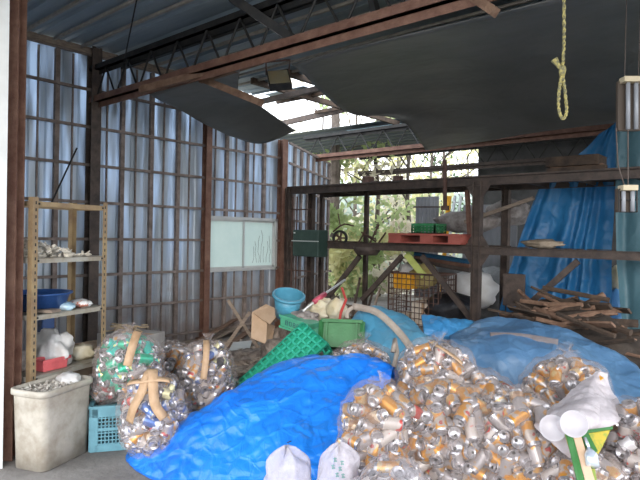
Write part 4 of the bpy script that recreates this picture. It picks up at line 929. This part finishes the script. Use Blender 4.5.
tag(m2.build('floor_litter', mat('litter', (.12, .09, .07), .9, 0, (.45, .38, .32), 3, thr=(.4, .6))), 'splintered wood and litter strewn on the floor by the left wall', 'litter', None, 'stuff')
lump('red_scrap', H(206, 6.9, .12), (.13, .1, .06), mat('red_white', (.4, .08, .08), .6, 0, (.5, .45, .42), 14, .4, thr=(.45, .55)), 'small red and white crumpled scrap by the wall foot', 'scrap', 71)
for k, (px, z, s_) in enumerate(((142, 6.6, .13), (178, 6.9, .12), (232, 6.6, .1), (262, 5.9, .12))):
    lump('rubble_lump', H(px, z, s_ * .5), (s_ * 1.4, s_, s_ * .7), (grey_board, greyrag, wood_g, greyrag)[k], ('grey crumpled lump behind the grey cardboard box', 'grey-brown lump by the wall above the third can bag', 'brown lump beside the diagonal plank', 'grey lump at the foot of the torn carton')[k], 'lump', 80 + k, fl=.005)
for k, (a, b, zz) in enumerate((((212, 366), (250, 312), 6.6), ((228, 300), (262, 354), 7.2))):
    m2 = MB(); m2.beam(P(a[0], a[1], zz), P(b[0], b[1], zz), .025, .04); tag(m2.build('wooden_lath', wood_g), ('lath leaning right up the debris under the window', 'lath leaning left against the sheets under the window')[k], 'lath')

# ================================================================== HANGING THINGS
# noose rope
ropem = mat('yellow_rope', (.42, .36, .13), .8, 0, (.18, .17, .1), 60, .5, 120, thr=(.45, .55))
zr = 3.0
t = thing('hanging_rope', P(562, 118, zr), 'twisted yellow rope with a knotted loop hanging from the roof', 'rope')
def rope(pts, r, nm):
    c_ = [Vector(q) for q in cr1(pts, 90)]; m2 = MB()
    for ph in (0, PI):
        q_ = []
        for i, q in enumerate(c_):
            d = (c_[min(i + 1, 90)] - c_[max(i - 1, 0)]).normalized(); x = d.orthogonal(); x = (Vector((1, 0, 0)) - d * d.x).normalized(); y = d.cross(x); a_ = i * .75 + ph; q_.append(q + (x * math.cos(a_) + y * math.sin(a_)) * r * .6)
        m2.tube(q_, r, 6)
    return m2.build(nm, ropem, t, smooth=True)
rope([P(564.5, -130, zr), P(564, -20, zr), P(564, 40, zr), P(562, 74, zr)], .006, 'rope')
rope([P(562, 74, zr), P(559, 92, zr), P(559, 110, zr), P(563, 119, zr), P(566.5, 111, zr), P(565, 92, zr), P(562.5, 74, zr)], .006, 'loop')
m2 = MB(); m2.tube([P(563, 66, zr), P(562.5, 70, zr), P(562, 76, zr)], [.013, .02, .013], 10); m2.tube([P(562, 71, zr), P(558, 65, zr), P(554, 59, zr)], [.01, .012, .02], 8); m2.build('knot', ropem, t, smooth=True)
# floodlight
t = thing('floodlight', P(278, 76, 6.0), 'square floodlight hanging tilted under the first roof truss', 'floodlight')
a, b, c_, d_ = P(266, 71, 6.0), P(288, 69, 6.0), P(292, 83, 5.8), P(269, 85, 5.8)
nrm = (b - a).cross(d_ - a).normalized(); nrm = nrm if nrm.dot(fw) > 0 else -nrm
m2 = MB(); m2.poly([a, b, c_, d_], nrm * .08); m2.build('housing', blacksteel, t, bevel=.006)
q = [p_.lerp((a + b + c_ + d_) / 4, .12) for p_ in (a, b, c_, d_)]; m2 = MB(); m2.poly([x - nrm * .004 for x in q], nrm * .003); m2.build('lens', mat('lamp_lens', (.55, .5, .35), .15, .3, (.7, .55, .3), 4, spec=.8), t)
m2 = MB(); m2.tube([a + nrm * .05, P(266, 62, 6.0), P(290, 60, 6.0), b + nrm * .05], .012, 6); m2.build('bracket', rust, t)
# twin fluorescent fitting hanging upright
tube_m = mat('lamp_tube_glass', (.26, .27, .3), .3, 0, (.32, .34, .38), 3)
zf = 3.6
t = thing('fluorescent_fitting', P(631, 128, zf), 'twin-tube fluorescent fitting hanging upright at the upper right edge', 'lamp')
def fitting(t, px0, px1, py0, py1, zf, tubes, capc):
    a = P(px0, py0, zf); b = P(px1, py1, zf); X_ = (P(px1, py0, zf) - a); Z_ = (a - P(px0, py1, zf)); xn = X_.normalized(); zn = Z_.normalized(); yn = zn.cross(xn); R3 = Matrix((xn, yn, zn)).transposed()
    if yn.dot(fw) < 0: yn = -yn
    c_ = (a + b) / 2; w_ = X_.length; h_ = Z_.length
    m2 = MB(); m2.box(c_ + yn * .04, (w_, .03, h_), R3); m2.build('back_plate', mat('fitting_brown', (.06, .042, .03), .6), t, bevel=.004)
    m2 = MB(); m2.box(c_ + zn * (h_ / 2), (w_ * .85, .07, .035), R3); m2.build('lamp_socket', capc, t, bevel=.004)
    for q in tubes:
        m2 = MB(); m2.tube([c_ + xn * q * w_ - zn * h_ * .48, c_ + xn * q * w_ + zn * h_ * .48], .013, 10); m2.build('lamp_tube', tube_m, t, smooth=True)
    return c_, xn, zn, h_, w_
capc = mat('cream_plastic_cap', (.5, .42, .28), .5, 0, (.55, .47, .33), 5)
c_, xn, zn, h_, w_ = fitting(t, 620, 643, 80, 130, zf, (-.15, .2), capc)
m2 = MB()
for q in (-.3, .3): m2.tube([c_ + xn * w_ * q + zn * h_ * .5, c_ + xn * w_ * q + zn * h_ * .5 + u0 * .75], .0025, 5)
m2.build('hanging_wire', darksteel, t)
t = thing('hanging_lantern', P(628, 213, zf), 'small dark caged lamp with a cream cap hanging below the fluorescent fitting', 'lamp')
c_, xn, zn, h_, w_ = fitting(t, 619, 637, 188, 212, zf, (-.25, .25), capc)
m2 = MB()
for q in (-.5, .5): m2.tube([c_ + xn * w_ * q - zn * h_ * .5 , c_ + xn * w_ * q + zn * h_ * .45], .005, 5)
for q in (-.5, .0, .45): m2.tube([c_ + xn * w_ * -.5 + zn * h_ * q, c_ + xn * w_ * .5 + zn * h_ * q], .004, 5)
m2.build('cage', blacksteel, t)
m2 = MB(); m2.tube([P(616, 128, zf), P(618, 165, zf), P(625, 188, zf)], .004, 5); m2.tube([P(628, 130, zf), P(628, 186, zf)], .004, 5); m2.build('hanging_wire', darksteel, t)

# ================================================================== DRINK CANS
def canmat(name, col, alt, thr=(.5, .54), metal=.35, alt2=None):
    M = bpy.data.materials.new(name); M.use_nodes = True; n = M.node_tree; b = n.nodes['Principled BSDF']
    b.inputs['Metallic'].default_value = metal; b.inputs['Roughness'].default_value = .32
    t_ = n.nodes.new('ShaderNodeTexCoord'); oi = n.nodes.new('ShaderNodeObjectInfo'); ns = n.nodes.new('ShaderNodeTexNoise'); ns.noise_dimensions = '4D'; ns.inputs['Scale'].default_value = 17; ns.inputs['Detail'].default_value = 1.5
    ml = n.nodes.new('ShaderNodeMath'); ml.operation = 'MULTIPLY'; ml.inputs[1].default_value = 40
    n.links.new(oi.outputs['Random'], ml.inputs[0]); n.links.new(ml.outputs[0], ns.inputs['W']); n.links.new(t_.outputs['Object'], ns.inputs['Vector'])
    r = n.nodes.new('ShaderNodeValToRGB'); r.color_ramp.elements[0].position = thr[0]; r.color_ramp.elements[1].position = thr[1]; r.color_ramp.elements[0].color = (*col, 1); r.color_ramp.elements[1].color = (*alt, 1)
    if alt2: e = r.color_ramp.elements.new(min(.97, thr[1] + .09)); e.color = (*alt, 1); e = r.color_ramp.elements.new(min(.99, thr[1] + .11)); e.color = (*alt2, 1)
    n.links.new(ns.outputs[0], r.inputs[0]); n.links.new(r.outputs[0], b.inputs['Base Color']); return M
CM = {'gold': canmat('can_gold', (.55, .24, .035), (.44, .37, .32), alt2=(.4, .05, .04)), 'orange': canmat('can_orange', (.6, .26, .04), (.62, .42, .18), alt2=(.55, .53, .5)),
      'silver': canmat('can_silver', (.38, .34, .34), (.5, .27, .09), (.54, .58), .35, (.6, .08, .06)), 'white': canmat('can_white', (.46, .4, .37), (.5, .06, .05), (.6, .63), .1),
      'brown': canmat('can_brown', (.3, .17, .09), (.65, .5, .35)), 'green': canmat('can_green', (.01, .38, .22), (.55, .62, .6), (.55, .6)), 'teal': canmat('can_teal', (.03, .5, .42), (.75, .78, .3), (.58, .62)),
      'blue': canmat('can_blue', (.08, .16, .42), (.75, .76, .8)), 'red': canmat('can_red', (.55, .04, .06), (.75, .72, .74)), 'purple': canmat('can_purple', (.3, .12, .3), (.7, .66, .7)), 'black': canmat('can_black', (.03, .03, .035), (.6, .55, .3))}
lidm = mat('can_lid', (.52, .5, .52), .22, .65, (.36, .33, .34), 40)
CS = 1.15
def can_mesh(name, body, dent, seed, n_=14):
    rnd = random.Random(seed); h = .122 * (1 if dent < 2 else rnd.uniform(.5, .75)); r = .033
    prof = [(.0, .010), (.018, .008), (.024, 0), (.027, .002), (.033, .012), (.0335, h * .25), (.0335, h * .5), (.0335, h * .75), (.033, h - .015), (.0275, h - .003), (.0285, h), (.0265, h), (.0255, h - .004), (0.004, h - .004), (.0, h - .004)]
    vs = []; fs = []; mi = []
    a1 = rnd.uniform(0, 2 * PI)
    for i, (pr, pz) in enumerate(prof):
        for k in range(n_):
            a = 2 * PI * k / n_; x, y, z = pr * math.cos(a), pr * math.sin(a), pz
            if dent and 4 <= i <= 8:
                w = {4: .3, 5: .8, 6: 1, 7: .8, 8: .3}[i]; q = math.cos(a - a1) * .5 + .5
                k_ = 1 - w * (.3 if dent == 1 else .2) * q ** 2 + (w * .12 * math.sin(3 * a + i * 2.1) if dent == 2 else 0); x *= k_; y *= k_
            vs.append((x * CS, y * CS, (z - h / 2) * CS))
    for i in range(len(prof) - 1):
        for k in range(n_): fs.append((i * n_ + k, i * n_ + (k + 1) % n_, (i + 1) * n_ + (k + 1) % n_, (i + 1) * n_ + k)); mi.append(0 if 4 <= i <= 7 else 1)
    # drinking opening
    o_ = len(vs); zt = h / 2 - .0035
    for k in range(8): a = 2 * PI * k / 8; vs.append(((.012 + .008 * math.cos(a)) * CS, .008 * math.sin(a) * CS, zt * CS))
    fs.append(tuple(range(o_, o_ + 8))); mi.append(2)
    me = bpy.data.meshes.new(name); me.from_pydata(vs, [], fs)
    for q in (body, lidm, blacksteel): me.materials.append(q)
    me.polygons.foreach_set('material_index', mi); me.polygons.foreach_set('use_smooth', [True] * len(fs)); return me, (vs, fs, mi)
PROTO = {}
for ci, (cn, cm) in enumerate(CM.items()):
    PROTO[cn] = [can_mesh('drink_can', cm, d, ci * 5 + d) for d in (0, 1, 2)]

class Bag:
    def __init__(s, c, r, mix, name, seed, rot=0, p=2.5, neck=0, film='clear', tilt=0, desc='', fillp=1):
        s.c = Vector(c); s.r = r; s.mix = mix; s.name = name; s.seed = seed; s.R = Matrix.Rotation(rot, 3, 'Z') @ Matrix.Rotation(tilt, 3, 'X'); s.p = p; s.neck = neck; s.film = film; s.desc = desc; s.fillp = fillp
    def surf(s, d, off=0):
        a, b, c = s.r; p = s.p
        k = (abs(d.x / a) ** p + abs(d.y / b) ** p + abs(d.z / c) ** p) ** (-1 / p)
        k *= 1 + .11 * noise.noise(d * 1.9 + Vector((s.seed * 2.3, 0, 0)))
        q = s.c + s.R @ (d * (k + off))
        return q
    def inside(s, q, m_=0.0):
        v = s.R.transposed() @ (q - s.c)
        if v.length < 1e-6: return True
        return (s.surf(v.normalized(), m_) - s.c).length > v.length
beer = {'gold': 36, 'silver': 36, 'orange': 14, 'white': 10, 'brown': 9}
BAGS = [
    Bag(H(376, 3.25, .41), (.2, .2, .34), beer, 'the can bag standing against the bright blue tarpaulin', 1, .3),
    Bag(H(437, 3.95, .52), (.28, .25, .34), beer, 'the highest can bag near the centre right', 2, .5, desc='top'),
    Bag(H(446, 3.3, .40), (.27, .23, .37), beer, 'the large can bag at bottom centre right', 3, .2),
    Bag(H(520, 3.15, .40), (.23, .22, .35), beer, 'the can bag below the carrier bag', 4, -.2),
    Bag(H(566, 3.75, .52), (.27, .22, .30), beer, 'the can bag directly before the dull blue tarp', 5, .1),
    Bag(H(650, 3.05, .40), (.24, .24, .34), {'white': 40, 'silver': 30, 'brown': 14, 'red': 8, 'gold': 14}, 'the loose clear bag at the right edge', 6, .1),
    Bag(H(392, 2.72, .26), (.17, .17, .25), beer, 'the milky can bag lowest in front', 7, 0),
    Bag(H(585, 2.85, .26), (.2, .18, .27), {'white': 34, 'silver': 30, 'brown': 14, 'gold': 16, 'red': 6}, 'the can bag under the printed carton', 8, 0),
    Bag(H(362, 4.75, .43), (.3, .18, .27), {'silver': 50, 'white': 20, 'gold': 15, 'red': 8}, 'the can bag peeping out behind the bright blue tarpaulin', 9, .1),
    Bag(H(128, 4.3, .57), (.26, .22, .25), {'green': 44, 'teal': 36, 'silver': 16, 'gold': 4}, 'the bag of green cans on the light blue crate', 10, .2, p=2.2),
    Bag(H(153, 3.98, .30), (.23, .21, .31), {'silver': 40, 'gold': 22, 'blue': 14, 'brown': 10, 'red': 6, 'black': 4, 'white': 10}, 'the taped can bag beside the light blue crate', 11, .2, p=2.3),
    Bag(H(206, 4.6, .37), (.22, .21, .35), {'silver': 46, 'white': 22, 'red': 8, 'blue': 12, 'gold': 6, 'black': 5}, 'the silver can bag between taped bag and blue tarpaulin', 12, .1, p=2.3),
    Bag(H(104, 4.28, .41), (.13, .13, .1), {'purple': 30, 'red': 20, 'silver': 36, 'green': 12}, 'the small bag of red and purple cans on the light blue crate', 13, .2, p=2.2),
    Bag(H(484, 3.75, .42), (.21, .2, .29), beer, 'the can bag between the two highest ones', 15, .2),
    Bag(H(174, 5.0, .32), (.2, .15, .3), {'gold': 45, 'orange': 25, 'silver': 25}, 'the small ochre can bag behind the taped one', 14, 0),
]
LOOK = ['crumpled clear plastic bag of gold and silver cans standing against the bright blue tarpaulin', 'clear plastic bag of gold and silver cans, topmost of the heap at centre right', 'large clear bag of gold and silver cans at the bottom of the heap', 'clear bag of gold and silver cans directly below the white carrier bag',
        'clear bag of gold cans directly before the dull blue tarp', 'loosely filled clear bag of white and silver cans at the right edge', 'milky white plastic bag of cans lowest in front', 'clear bag of white cans under the green printed carton', 'grey clear bag of cans showing behind the top of the bright blue tarpaulin',
        'clear bag of green cans resting on the light blue crate', 'clear bag of mixed cans with brown tape beside the light blue crate', 'clear bag of silver cans between taped bag and bright blue tarpaulin', 'small bag of red and purple cans low on the light blue crate', 'clear bag of gold and silver cans wedged between the two highest bags', 'small ochre bag of gold cans behind the taped one']
clear = film_mat('clear_film', (.66, .56, .53), .05, .3)
milky = film_mat('milky_film', (.6, .56, .6), .1, .55, .3, 5)
cands = []
for bi, b in enumerate(BAGS):
    a_, b_, c_ = b.r; area = 4 * PI * (((a_ * b_) ** 1.6 + (a_ * c_) ** 1.6 + (b_ * c_) ** 1.6) / 3) ** (1 / 1.6) * 1.08
    N = int(area / (.074 * .092)); rnd = random.Random(bi * 13 + 5)
    for lay, off in ((0, -.042), (1, -.12)):
        NN = N if lay == 0 else int(N * .62)
        for i in range(NN):
            z = 1 - 2 * (i + .5) / NN; ph = i * 2.399963; s_ = math.sqrt(1 - z * z); d = Vector((s_ * math.cos(ph), s_ * math.sin(ph), z)) + Vector((rnd.gauss(0, .05), rnd.gauss(0, .05), rnd.gauss(0, .05))); d.normalize()
            q = b.surf(d, off + rnd.uniform(-.012, .006)); nr = (b.R @ d).normalized()
            if q.z < .035: continue
            if any(o is not b and o.inside(q, -.02) for o in BAGS): continue
            # long axis mostly lies along the bag surface, some ends point outward
            ax = Vector((rnd.gauss(0, 1), rnd.gauss(0, 1), rnd.gauss(0, 1))); ax = (ax - nr * ax.dot(nr)).normalized()
            if rnd.random() < .55: ax = (ax * rnd.uniform(.2, .9) + nr).normalized(); q -= nr * .025
            Q = ax.to_track_quat('Z', 'Y') @ Quaternion((0, 0, 1), rnd.uniform(0, 6.28))
            if q.z < .065: q.z = .065
            names = list(b.mix); cn = rnd.choices(names, [b.mix[k] for k in names])[0]; vi = rnd.choices((0, 1, 2), (.3, .3, .4))[0]
            px, py, zc = proj(q); vis = lay == 0 and nr.dot((CAM - q).normalized()) > .12 and -6 < px < 646 and -6 < py < 488
            if vis:
                v = q - CAM
                for o in BAGS:
                    if o is b: continue
                    if any(o.inside(CAM + v * s2, -.03) for s2 in [.55 + .04 * k for k in range(11)]): vis = False; break
            cands.append((zc if vis else 99 + zc, bi, cn, vi, q, Q))
cands.sort(key=lambda c: c[0])
ADJ = {'gold': 'gold and white', 'orange': 'orange-gold', 'silver': 'silver', 'white': 'white and red', 'brown': 'brown', 'green': 'green and silver', 'teal': 'teal green', 'blue': 'blue and white', 'red': 'red', 'purple': 'purple', 'black': 'black'}
rest = []; ni = 0
for c in cands:
    zc, bi, cn, vi, q, Q = c
    if zc < 99 and ni < 298:
        o = bpy.data.objects.new('drink_can', PROTO[cn][vi][0]); o.matrix_world = Matrix.Translation(q) @ Q.to_matrix().to_4x4(); COL.objects.link(o)
        tag(o, f'{ADJ[cn]} drink can in {BAGS[bi].name}', 'can', f'{ADJ[cn]} cans in {BAGS[bi].name}'); ni += 1
    else: rest.append(c)
print('CANS', ni, len(rest), sum(1 for c in cands if c[0] < 99))
m2 = MB(); names = list(CM); mats_ = [CM[k] for k in names] + [lidm, blacksteel]; vs = []; fs = []; mi = []
for zc, bi, cn, vi, q, Q in rest:
    if zc > 99 and False: continue
    V_, F_, I_ = PROTO[cn][vi][1]; o_ = len(vs); Mx = Q.to_matrix()
    vs += [tuple(Mx @ Vector(v) + q) for v in V_]; fs += [tuple(k + o_ for k in f) for f in F_]; ii = names.index(cn); mi += [ii if k == 0 else len(names) + k - 1 for k in I_]
me = bpy.data.meshes.new('bagged_cans'); me.from_pydata(vs, [], fs)
for q in mats_: me.materials.append(q)
me.polygons.foreach_set('material_index', mi); me.polygons.foreach_set('use_smooth', [True] * len(fs))
o = bpy.data.objects.new('bagged_cans', me); COL.objects.link(o); tag(o, 'the smaller and half-hidden drink cans packed inside the plastic bags', 'cans', None, 'stuff')

# bag films
bagobj = []
for bi, b in enumerate(BAGS):
    bm = bmesh.new(); bmesh.ops.create_icosphere(bm, subdivisions=5, radius=1); m2 = MB(); vs = []
    for v in bm.verts:
        d = v.co.normalized(); off = .022 + .018 * noise.noise(d * 6 + Vector((bi, 0, 0))) - .02 * (.3 - crease(d, 3.2, bi)) 
        q = b.surf(d, off)
        q.z = max(q.z, .006); vs.append(q)
    m2.add(vs, [tuple(v.index for v in f_.verts) for f_ in bm.faces]); bm.free()
    bz = b.c.copy(); bz.z = .006
    t = thing('can_bag', bz, LOOK[bi], 'bag of cans'); m2.build('plastic_film', milky if bi == 6 else clear, t, smooth=True)
    # gathered, tied mouth
    top = b.surf(Vector((.05, .0, 1)).normalized(), .0); m3 = MB(); rnd = random.Random(bi); dv = Vector((rnd.uniform(-.5, .5), rnd.uniform(-.5, .5), .8)).normalized()
    if bi in (0, 1, 4, 5, 8, 9, 11):
        vs = []; nK = 24
        for j, (hh_, rr_) in enumerate(((-.01, .07), (.015, .03), (.03, .014), (.05, .03), (.075, .05))):
            for k in range(nK): a_ = 2 * PI * k / nK; x = dv.orthogonal().normalized(); y = dv.cross(x); rq = rr_ * (1 + .35 * math.sin(k * 2.6 + j)); vs.append(top + dv * hh_ + (x * math.cos(a_) + y * math.sin(a_)) * rq)
        m3.add(vs, [(j * nK + k, j * nK + (k + 1) % nK, (j + 1) * nK + (k + 1) % nK, (j + 1) * nK + k) for j in range(4) for k in range(nK)]); m3.build('tied_mouth', clear, t, smooth=True)
    bagobj.append(t)
def tape_on(bi, dirs, w, nm='tape_strip'):
    b = BAGS[bi]; pts = []
    for i in range(21):
        d = Vector(cr1(dirs, 20)[i]).normalized(); pts.append((b.surf(b.R.transposed() @ d, .034), (b.R.transposed() @ d)))
    m2 = MB(); A_ = []; B_ = []
    for i in range(21):
        d = (pts[min(i + 1, 20)][0] - pts[max(i - 1, 0)][0]).normalized(); n_ = (pts[i][0] - b.c).normalized(); s_ = d.cross(n_).normalized() * w / 2; A_.append(pts[i][0] - s_); B_.append(pts[i][0] + s_)
    m2.grid([A_, B_]); m2.build(nm, tape_m, bagobj[bi], smooth=True, solid=.002)
V3 = Vector; cf = -f0; 
tape_on(10, [cf * .1 + u0 * 1 + r0 * .0, cf * .8 + u0 * .75 - r0 * .15, cf * 1 + u0 * .1 - r0 * .45], .065)
tape_on(10, [cf * .1 + u0 * 1 + r0 * .0, cf * .8 + u0 * .6 + r0 * .25, cf * 1 + u0 * .25 + r0 * .6], .065)
tape_on(10, [u0 + cf * .4 - r0 * .6, u0 * 1 + cf * .5, u0 + cf * .4 + r0 * .5], .05)
tape_on(9, [cf * .2 + u0 * 1 + r0 * .3, cf * .8 + u0 * .7 + r0 * .35, cf * 1 + u0 * .25 + r0 * .3], .06)
tape_on(11, [cf * .1 + u0 * 1, cf * .6 + u0 * .8 + r0 * .1, cf * 1 + u0 * .4 + r0 * .1], .05)
tape_on(1, [cf * .3 + u0 * 1 - r0 * .1, cf * .5 + u0 * .9 + r0 * .1, cf * .6 + u0 * .7 + r0 * .35], .03)

# foreground white bags
whitefilm = film_mat('white_film', (.6, .56, .62), .5, .88, .35, 6)
def wbag(px, py_top, z, w, label, seed, lettering=False, peak=0.0):
    ztop = P(px, py_top, z).z; c_ = H(px, z, 0); t = thing('white_bag', c_, label, 'plastic bag'); m2 = MB(); n_ = 56; rings = []
    for j in range(40):
        v = j / 39; h_ = ztop * v; k = (1 - .5 * v ** 1.6) * (1 if v < .86 else math.sqrt(max(.01, 1 - ((v - .86) / .14) ** 2)) * .8 + .2 * (1 - (v - .86) / .14))
        cz_ = lambda i: 1 - .3 * (.3 - crease(Vector((math.cos(2 * PI * i / n_), math.sin(2 * PI * i / n_), v * 1.6)), 1.6, seed * 5))
        rings.append([c_ + r0 * (peak * v * v) + r0 * math.cos(2 * PI * i / n_) * w * k * cz_(i) * (1 + .16 * noise.noise(Vector((math.cos(2 * PI * i / n_) * 2, v * 4, seed + math.sin(2 * PI * i / n_) * 2)))) + f0 * math.sin(2 * PI * i / n_) * w * .8 * k * (1 + .12 * noise.noise(Vector((i * .5, v * 3, seed + 4)))) + u0 * (max(.004, h_ + .05 * v * v * noise.noise(Vector((math.cos(2 * PI * i / n_) * 1.5, seed, math.sin(2 * PI * i / n_) * 1.5))))) for i in range(n_)])
    loft(m2, rings); m2.build('bag_film', whitefilm, t, smooth=True)
    if lettering:
        m2 = MB(); k = 0; base = P(px + 2, 470, z - w * .8)
        for (gx, gy) in ((-3, -12), (4, -9), (-5, -5), (2, -3), (-1, 3), (5, 4)):
            o_ = P(px + gx + 1, 472 + gy, z - w * .72)
            for a_, b_ in (((-.009, .006), (.009, .008)), ((-.006, -.008), (.008, -.006)), ((0, .012), (-.002, -.01)), ((.004, 0), (.01, -.009))):
                m2.beam(o_ + r0 * a_[0] + u0 * a_[1], o_ + r0 * b_[0] + u0 * b_[1], .0035, .0035)
        m2.build('green_print', solid('green_print_ink', (.1, .22, .2)), t)
    return t
wbag(290, 448, 2.95, .175, 'translucent white plastic bag in front of the bright blue tarpaulin', 1, False, -.03)
wbag(337, 445, 2.9, .155, 'white plastic bag with green print beside the milky can bag', 2, True, .0)
# white carrier bag lying over the cans
cb = film_mat('carrier_film', (.66, .6, .63), .62, .95, .4, 4)
mb = tarp('t', [[P(596, 371, 3.4), P(601, 371, 3.4), P(607, 373, 3.42)],
                [P(576, 386, 3.3), P(594, 383, 3.26), P(611, 388, 3.32)],
                [P(558, 402, 3.14), P(588, 400, 3.04), P(620, 406, 3.16)],
                [P(534, 422, 2.98), P(574, 416, 2.84), P(620, 420, 3.0)],
                [P(548, 440, 2.9), P(576, 434, 2.8), P(606, 428, 2.92)],
                [P(570, 458, 2.84), P(580, 452, 2.82), P(594, 440, 2.88)]], 60, 70, cb, .02, 4, 44, fine=.006)
t = thing('carrier_bag', H(580, 3.1, .5), 'crumpled white carrier bag lying open on top of the can bags', 'carrier bag')
mb.build('bag_film', cb, t, smooth=True, solid=.004)
m2 = MB(); m2.grid([[P(585, 380, 3.36), P(598, 374, 3.38)], [P(590, 386, 3.3), P(604, 378, 3.33)]]); m2.build('orange_print', solid('orange_ink', (.7, .35, .05)), t, solid=.003)
for k, (px, py, z) in enumerate(((553, 428, 2.84), (574, 424, 2.76))):
    m2 = MB(); c_ = P(px, py, z); m2.M = Matrix.Translation(c_) @ (CAM - c_ + Vector((0, 0, .4))).to_track_quat('Z', 'Y').to_matrix().to_4x4()
    m2.lathe([(.001, -.012), (.05, -.012), (.062, .008), (.065, .008), (.052, -.016), (.001, -.016)], 26, False)
    tag(m2.build('plastic_dish', mat('dish_white', (.46, .43, .46), .4, 0, (.54, .51, .54), 5), smooth=True), ('round white plastic dish at the lower left of the carrier bag', 'round white plastic dish at the centre of the carrier bag')[k], 'dish')
# printed carton
t = thing('printed_carton', P(588, 478, 2.75), 'flattened carton printed green and yellow with a brown band before the carrier bag', 'carton')
pa = [P(565, 434, 2.78), P(579, 432, 2.79), P(607, 478 + 14, 2.6), P(588, 494, 2.58)]
nrm = (pa[1] - pa[0]).cross(pa[2] - pa[0]).normalized(); nrm = nrm if nrm.dot(fw) > 0 else -nrm
gp = solid('print_green', (.03, .14, .03), .5); yp = mat('print_yellow', (.5, .38, .04), .5, 0, (.22, .3, .05), 14, thr=(.45, .55))
def quad(nm, pts, m_, off=0): m3 = MB(); m3.poly([q - nrm * off for q in pts], nrm * .006); return m3.build(nm, m_, t)
quad('front_panel', [P(565, 434, 2.78), P(612, 427, 2.84), P(603, 446, 2.77), P(594, 462, 2.7), P(600, 500, 2.58), P(585, 500, 2.56)], yp)
quad('green_band', [P(565, 433, 2.78), P(571, 432, 2.79), P(589, 500, 2.56), P(581, 500, 2.56)], gp, .008)
quad('brown_band', [P(571.5, 432, 2.79), P(579, 431.5, 2.79), P(600, 500, 2.56), P(589.5, 500, 2.56)], card, .008)
quad('green_border', [P(565, 434, 2.78), P(612, 427, 2.84), P(612, 430, 2.83), P(566, 437, 2.77)], gp, .01)
quad('green_shape', [P(580, 434, 2.79), P(587, 433, 2.8), P(597, 452, 2.73), P(590, 455, 2.72), P(584, 446, 2.75)], gp, .012)
m2 = MB(); m2.tube([P(585, 438, 2.76), P(589, 448, 2.72)], .008, 10); m2.tube([P(589, 448, 2.72), P(591, 455, 2.69), P(593, 466, 2.65)], [.01, .03, .03], 14); tag(m2.build('bottle', mat('clear_bluish', (.55, .62, .75), .15, .4, (.7, .76, .85), 8), smooth=True), 'small bluish-white bottle lying on the printed carton', 'bottle')
